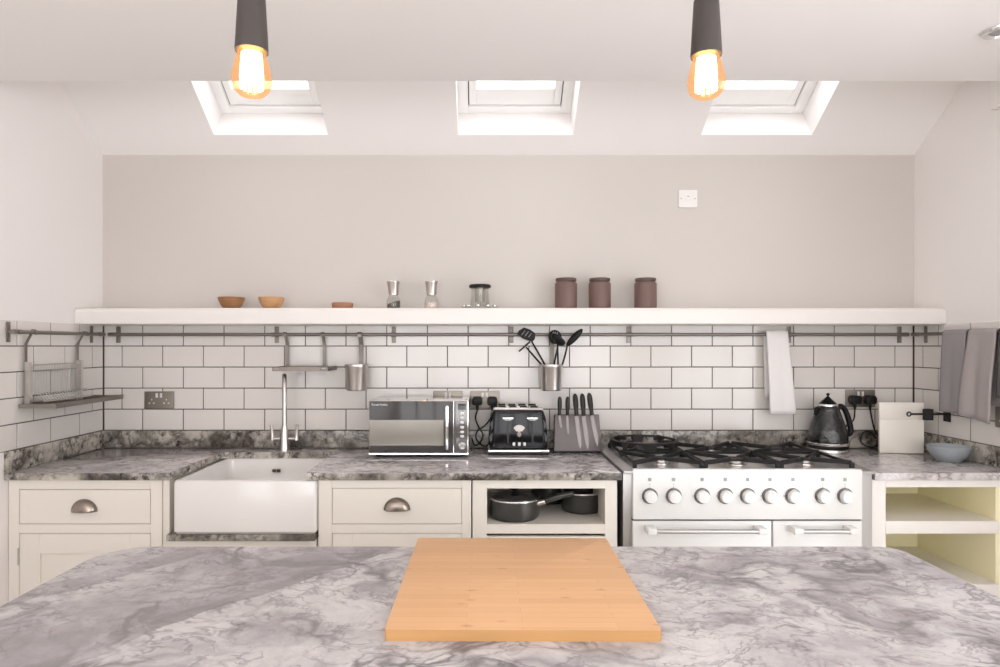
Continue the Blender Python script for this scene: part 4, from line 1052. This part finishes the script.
for px in (514.0, 519.3, 524.6):
    m = MB(og); bx_, bz_ = PX(px, ty0), PZ(444.3, ty0); m.prism(rrect(bx_-.006, bx_+.006, bz_-.008, bz_+.008, .003, 3), 0, .006, .001, mat=frame_mat((0, tfront(bz_)+.001, 0), (1, 0, 0), (0, 0, 1), (0, -1, 0))); m.build('button', 'bright_steel', ts)

# ------------------------------------------------------------------ magnetic knife block and knives
ky0 = 3.02; kx0, kx1 = PX(554.2, ky0), PX(602, ky0)
lean = math.radians(11)
og = ((kx0+kx1)/2, ky0+.05, WT)
kb = thing('knife_block', og, 'grey magnetic knife block with five knives on its face', 'knife block')
BZ0, BL = WT+.008, .172
m = MB(og); m.box(kx0-.002, kx1+.002, ky0-.006, ky0+.10, WT, BZ0, .002); m.build('base', 'black_plastic', kb)
fmk = frame_mat((0, ky0, BZ0), (1, 0, 0), (0, math.sin(lean), math.cos(lean)), (0, -math.cos(lean), math.sin(lean)))
kcx = (kx0+kx1)/2; wb, wt_ = (kx1-kx0)/2, (kx1-kx0)/2*.93
m = MB(og); m.prism([(kcx-wb, 0), (kcx+wb, 0), (kcx+wt_, BL), (kcx-wt_, BL)], -.055, 0, .002, mat=fmk); m.build('block', 'magnet', kb)
ky_m = ky0+math.sin(lean)*.1
def on_face(px, py):
    # intersect the viewing ray with the leaning face, then give face coordinates
    kxx, kzz = (px-CX)/F, -(py-CY)/F
    n = Vector((0, -math.cos(lean), math.sin(lean))); o = Vector((0, ky0, BZ0)); c = Vector((0, 0, ZC)); d = Vector((kxx, 1, kzz))
    t_ = (o-c).dot(n)/d.dot(n); p = c+d*t_-o
    return p.x, p.dot(Vector((0, math.sin(lean), math.cos(lean))))
KN = [((559.3, 397), (559.3, 415.5), (561, 429), .0065, 'small paring knife with the shortest blade, left end of the block'),
      ((567.2, 397), (567.0, 415.5), (568, 435), .0065, 'utility knife second from the left on the block'),
      ((574.4, 394), (576.2, 416), (580, 449.5), .0115, 'broad kitchen knife in the middle of the block'),
      ((581.6, 394), (583.3, 416), (587.5, 449.5), .0110, 'long slicing knife second from the right on the block'),
      ((588.4, 393.3), (591.5, 415.5), (597.5, 447), .0115, 'curved chef knife at the right end of the block')]
for (h0, h1, tipp, bw_, lab) in KN:
    a, b, c = on_face(*h0), on_face(*h1), on_face(*tipp)
    kbase = fmk @ Vector((b[0], b[1], .004))
    k = thing('kitchen_knife', kbase, lab, 'knife', 'kitchen knives on the magnetic block')
    d = Vector((b[0]-c[0], b[1]-c[1], 0)).normalized(); s_ = Vector((d.y, -d.x, 0))
    C, Bv = Vector((c[0], c[1], 0)), Vector((b[0], b[1], 0))
    L_ = (Bv-C).length
    pts = [C, C+d*L_*.12+s_*bw_*.75, C+d*L_*.35+s_*bw_*1.0, Bv+s_*bw_*.95, Bv-s_*bw_*.8, C+d*L_*.5-s_*bw_*.75, C+d*L_*.15-s_*bw_*.45]
    m = MB(kbase); m.prism([(p.x, p.y) for p in pts], .0006, .0026, .0005, mat=fmk, seg=1); m.build('blade', 'blade', k)
    Av = Vector((a[0], a[1], 0)); hd_ = (Av-Bv); hl = hd_.length; hd_.normalize()
    m = MB(kbase); P_ = []; R_ = []
    for q, rr in ((0, .0085), (.06, .0105), (.2, .0098), (.45, .0125), (.7, .0130), (.88, .0115), (.97, .007), (1.0, .003)):
        P_.append(fmk @ (Bv+hd_*hl*q+Vector((0, 0, 0.012+.006*q)))); R_.append(rr*(1.0 if bw_ > .008 else .82))
    m.tube(P_, R_, 12); m.build('handle', 'handle_grey', k)

# ------------------------------------------------------------------ kettle
kx_, kyy = 1.633, 3.072
kt = thing('kettle', (kx_, kyy, WT), 'black gloss dome kettle with chrome band, right of the hob', 'kettle'); kt.scale = (.97, .97, .945)
m = MB(); m.lathe([(0, 0), (.090, 0), (.093, .003), (.093, .012), (.091, .016), (0, .016)]); m.build('power_base', 'pan_rim', kt)
m = MB(); m.lathe([(0, .016), (.090, .016), (.0925, .020), (.0925, .030), (.091, .034), (0, .034)]); m.build('foot', 'black_plastic', kt)
m = MB(); m.lathe([(0, .034), (.0915, .034), (.0935, .037), (.0935, .043), (.0905, .047), (0, .047)]); m.build('band', 'chrome', kt)
m = MB(); m.lathe([(0, .047), (.0885, .047), (.090, .055), (.089, .075), (.084, .105), (.075, .140), (.063, .175), (.053, .205), (.049, .222), (.046, .226), (0, .226)]); m.build('body', 'kettle_gloss', kt)
m = MB(); m.lathe([(0, .226), (.0445, .226), (.047, .229), (.0465, .235), (.042, .238), (0, .238)]); m.build('collar', 'chrome', kt)
m = MB(); m.lathe([(0, .238), (.041, .238), (.034, .246), (.018, .262), (.009, .271), (.006, .276), (0, .276)]); ld = m.build('lid', 'black_gloss', kt)
m = MB(); m.lathe([(0, .275), (.005, .275), (.004, .279), (.0085, .283), (.0085, .288), (.004, .292), (0, .293)]); m.build('lid_knob', 'black_gloss', ld)
m = MB(); t = bmesh.new()   # spout: open V lip at the left front
sp_pts = [(-.048, -.020, .222), (-.048, .020, .222), (-.068, 0, .224), (-.058, -.020, .186), (-.058, .020, .186), (-.070, 0, .178)]
vs = [t.verts.new(p) for p in sp_pts]
for f in ((0, 1, 2), (0, 2, 5, 3), (1, 4, 5, 2), (0, 3, 4, 1), (3, 5, 4)): t.faces.new([vs[i] for i in f])
bmesh.ops.recalc_face_normals(t, faces=t.faces); bmesh.ops.bevel(t, geom=list(t.edges), offset=.004, segments=2, affect='EDGES'); m._add(t); m.build('spout', 'black_gloss', kt)
m = MB(); hp = bez([(.040, 0, .210), (.058, 0, .226), (.078, 0, .216), (.095, 0, .180), (.109, 0, .130), (.112, 0, .098), (.104, 0, .085), (.086, 0, .085)], 5)
m.tube(hp, [.013]*len(hp), 12); m.build('handle', 'black_plastic', kt)

# ------------------------------------------------------------------ cream board, roll holder, bowl
og = (1.944, 3.02, WT)
bd = thing('upright_board', og, 'cream enamelled board standing upright in the right corner of the worktop', 'board'); bd.rotation_euler = (0, 0, math.radians(-7))
m = MB(); m.box(-.096, .098, -.012, .004, .0, .155, .003); m.build('panel', 'slab', bd)
m = MB(); m.box(-.096, .098, -.010, .004, .1565, .236, .003); m.build('lid', 'slab', bd)
m = MB(); m.box(-.094, .096, -.008, .003, .150, .160); m.build('hinge_strip', 'slab', bd)
m = MB(); m.box(-.05, .08, .004, .080, .0, .012, .003); m.build('foot', 'slab', bd)
hy, hz = 2.955, PZ(414, 2.96)
rh = thing('roll_holder', (XR-TF, hy, hz), 'black iron roll holder with ringed end on the right wall', 'roll holder'); og = rh.location
x_a, x_b = PX(911, hy), XR-TF
m = MB(og); m.tube([(x_a, hy, hz), (x_b-.002, hy, hz)], .0045, 10); rd = m.build('rod', 'iron', rh)
m = MB(og); m.tube([(x_a-.009+.009*math.cos(2*PI*k/20), hy, hz+.009*math.sin(2*PI*k/20)) for k in range(20)], .0032, 8, closed=True); m.build('ring', 'iron', rd)
xb_ = PX(928, hy); m = MB(og); m.box(xb_-.017, xb_+.017, hy-.014, hy+.014, hz-.028, hz+.024, .004); m.build('stop', 'iron', rh)
m = MB(og); m.box(x_b-.006, x_b-.0003, hy-.022, hy+.022, hz-.035, hz+.035, .002); m.build('wall_plate', 'iron', rh)
bx_, by_ = 2.024, 2.815
m = MB((bx_, by_, WT)); R = .082
m.lathe([(0, 0), (R*.55, 0), (R*.60, .004), (R*.80, .020), (R*.95, .045), (R, .062), (R*.985, .065), (R*.955, .062), (R*.90, .044), (R*.75, .022), (R*.5, .010), (0, .008)], (bx_, by_, WT), 48)
tag(m.build('bowl', 'bowl_blue'), 'blue grey stoneware bowl on the worktop by the right wall', 'bowl')

# ------------------------------------------------------------------ saucepans in the open cabinet
def saucepan(cx, cy, r, h, label, lid=True, handle=None):
    p = thing('saucepan', (cx, cy, SHZ), label, 'saucepan', 'black saucepans in the open cabinet')
    m = MB(); m.lathe([(0, .0005), (r*.90, .0005), (r*.96, .005), (r, .016), (r, h-.003), (r-.003, h-.003), (r-.004, .016), (r*.85, .006), (0, .005)], seg=48); m.build('pan', 'pan', p)
    m = MB(); m.lathe([(r-.004, h-.003), (r+.0025, h-.003), (r+.003, h), (r+.002, h+.0025), (r-.004, h+.0025), (r-.005, h)], seg=48); m.build('rim', 'pan_rim', p)
    if lid:
        m = MB(); m.lathe([(0, h+.002), (r-.006, h+.002), (r-.007, h+.005), (r*.75, h+.014), (r*.4, h+.020), (0, h+.022)], seg=40); l_ = m.build('lid', 'dark_glass', p)
        m = MB(); m.lathe([(0, h+.021), (.014, h+.021), (.010, h+.026), (.012, h+.032), (.021, h+.037), (.021, h+.042), (.012, h+.046), (0, h+.046)], seg=24); m.build('lid_knob', 'black_plastic', l_)
    if handle:
        a = Vector(handle); a.normalize(); b0 = a*r+Vector((0, 0, h-.018))
        m = MB(); m.tube([b0-a*.002, b0+a*.02+Vector((0, 0, .006)), b0+a*.03+Vector((0, 0, .010))], [.0125, .0115, .011], 12); fr_ = m.build('ferrule', 'pan_rim', p)
        m = MB(); m.tube([b0+a*.028+Vector((0, 0, .009)), b0+a*.06+Vector((0, 0, .024)), b0+a*.105+Vector((0, 0, .040)), b0+a*.145+Vector((0, 0, .050))], [.0105, .0125, .012, .009], 12); m.build('handle', 'pan', p)
    return p
saucepan(PX(514.5, 2.672), 2.672, .100, .082, 'lidded black saucepan at the left front of the open cabinet', True, (1, -.30, 0))
saucepan(PX(582, 2.785), 2.785, .087, .084, 'open black saucepan at the right of the open cabinet', False, (.0, 1, 0))
saucepan(PX(548.5, 2.95), 2.95, .080, .085, 'black saucepan at the back, between the other two', False, (-1, .3, 0))

# ------------------------------------------------------------------ island and chopping board
IX0, IX1, IY0, IY1 = -.93, 1.022, .42, 1.608
og = ((IX0+IX1)/2, 1.0, 0)
isl = thing('kitchen_island', og, 'pale grey marble topped island in front with rounded corners', 'island')
pts = []
for cx_, cy_, a0, rr in ((IX1-.05, IY0+.05, -PI/2, .05), (IX1-.05, IY1-.05, 0, .05), (IX0+.11, IY1-.11, PI/2, .11), (IX0+.05, IY0+.05, PI, .05)):
    pts += [(cx_+rr*math.cos(a0+PI/2*k/10), cy_+rr*math.sin(a0+PI/2*k/10)) for k in range(11)]
m = MB((0, 0, 0)); m.prism(pts, .868, .90, .004)
mt = m.build('marble_top', 'marble_island', isl); mt.location = -Vector(og)  # mesh kept in room coordinates
m = MB(og); m.box(IX0+.09, IX1-.09, IY0+.10, IY1-.12, .10, .868); m.box(IX0+.13, IX1-.13, IY0+.14, IY1-.17, 0, .10); m.build('body', 'cream', isl)
wpan = (IX1-IX0-.18)/3
for k in range(3):
    xa = IX0+.09+k*wpan; xb2 = xa+wpan
    m = MB(og); st = .07; y1 = IY1-.12
    m.box(xa+.004, xa+st, y1, y1+.02, .12, .855, .001, 1); m.box(xb2-st, xb2-.004, y1, y1+.02, .12, .855, .001, 1)
    m.box(xa+st, xb2-st, y1, y1+.02, .12, .12+st, .001, 1); m.box(xa+st, xb2-st, y1, y1+.02, .855-st, .855, .001, 1)
    m.build('door', 'cream', isl)
bo = thing('chopping_board', (.066, 1.354, WT), 'large bamboo chopping board on the island', 'chopping board'); bo.rotation_euler = (0, 0, math.radians(-.4))
m = MB(); m.prism(rrect(-.235, .235, -.262, .262, .006, 5), .0, .019, .0015); edges(m.build('board', ['bamboo', 'bamboo_edge'], bo))

# ------------------------------------------------------------------ pendant lamps and downlight
def pendant(x, y, zb, zh, label):
    p = thing('pendant_lamp', (x, y, Z_FLAT), label, 'pendant lamp', 'pendant lamps over the island')
    b, h = zb-Z_FLAT, zh-Z_FLAT
    m = MB(); m.lathe([(0, h+.002), (.0215, h+.002), (.0235, h), (.0265, h), (.0268, h+.004), (.0215, h+.098), (.018, h+.101), (.006, h+.106), (0, h+.106)], seg=36); m.build('lamp_holder', 'holder', p)
    m = MB(); m.tube([(0, 0, h+.10), (0, 0, -.01)], .003, 8); m.build('cord', 'cable', p)
    m = MB(); m.lathe([(0, 0), (.05, 0), (.05, -.012), (.044, -.022), (0, -.024)], seg=32); m.build('ceiling_rose', 'holder', p)
    L = h-b
    m = MB(); m.lathe([(.0195, L+.004), (.021, L), (.026, L*.80), (.0315, L*.50), (.0325, L*.36), (.029, L*.18), (.020, L*.06), (.008, .001), (0, 0)], (0, 0, b), 36); bl = m.build('bulb', 'bulb', p)
    m = MB(); n = 12
    for k in range(n):
        a = 2*PI*k/n; r0, r1 = .014, .0165
        m.tube([(r0*math.cos(a), r0*math.sin(a), b+L*.96), (r1*math.cos(a), r1*math.sin(a), b+L*.5), (r1*math.cos(a), r1*math.sin(a), b+L*.20)], .0026, 6)
    m.build('filament', 'filament', bl)
pendant(-.387, 1.07, 1.812, 1.888, 'left glowing amber bulb pendant with charcoal holder over the island')
pendant(.391, 1.14, 1.836, 1.912, 'right glowing amber bulb pendant with charcoal holder over the island')
dl = thing('downlight', (1.632, 2.04, Z_FLAT), 'chrome recessed downlight in the flat ceiling at the right', 'downlight')
m = MB(); m.lathe([(.030, -.001), (.030, -.006), (.036, -.012), (.046, -.010), (.050, -.003), (.050, -.0002)], seg=36); m.build('ring', 'chrome', dl)
m = MB(); m.lathe([(0, -.0015), (.030, -.0015), (.030, -.003), (0, -.004)], seg=32); m.build('lens', 'print', dl)

# ------------------------------------------------------------------ light
wd = bpy.data.worlds.new('sky'); SC.world = wd; wd.use_nodes = True
nt = wd.node_tree; nt.nodes.clear()
bg = N(nt, 'ShaderNodeBackground', Color=rgb(0.99, 0.965, 1.005), Strength=5.0); o_ = nt.nodes.new('ShaderNodeOutputWorld'); nt.links.new(bg.outputs[0], o_.inputs[0])
def portal(name, w, h, mw_):
    l = bpy.data.lights.new(name, 'AREA'); l.shape = 'RECTANGLE'; l.size = w; l.size_y = h; l.cycles.is_portal = True
    o = bpy.data.objects.new(name, l); COL.objects.link(o); o.matrix_world = mw_
for a, b in sky_x:
    c = SM @ Vector(((a+b)/2, (V0+V1)/2, .30)); portal('skylight_portal', b-a, V1-V0, frame_mat(c, SU, SV, SN))
portal('window_portal', RX1-RX0, RZ1-RZ0, frame_mat(((RX0+RX1)/2, YR-.22, (RZ0+RZ1)/2), (1, 0, 0), (0, 0, 1), (0, -1, 0)))
portal('fill_window_portal', LY1-LY0, LZ1-LZ0, frame_mat((XL-.22, (LY0+LY1)/2, (LZ0+LZ1)/2), (0, -1, 0), (0, 0, 1), (-1, 0, 0)))
portal('door_portal', DY1-DY0, DZ1, frame_mat((XR+.22, (DY0+DY1)/2, DZ1/2), (0, 1, 0), (0, 0, 1), (1, 0, 0)))

# ------------------------------------------------------------------ camera, view
cam = bpy.data.cameras.new('camera'); cam.sensor_width = 36; cam.lens = 36*F/1000
cam.shift_x = (500-CX)/1000; cam.shift_y = (CY-333.5)/1000; cam.clip_start = .02
co = bpy.data.objects.new('camera', cam); COL.objects.link(co); co.location = (0, 0, ZC); co.rotation_euler = (PI/2, 0, 0)
SC.camera = co
vs = SC.view_settings
vs.view_transform = 'Standard'; vs.look = 'None'; vs.gamma = 1.0; vs.exposure = 0.40; vs.use_curve_mapping = False
SC.cycles.use_denoising = True
SC.cycles.max_bounces = 14; SC.cycles.diffuse_bounces = 8; SC.cycles.glossy_bounces = 5; SC.cycles.transparent_max_bounces = 12
SC.cycles.caustics_reflective = False; SC.cycles.caustics_refractive = False
SC.cycles.sample_clamp_indirect = 8.0
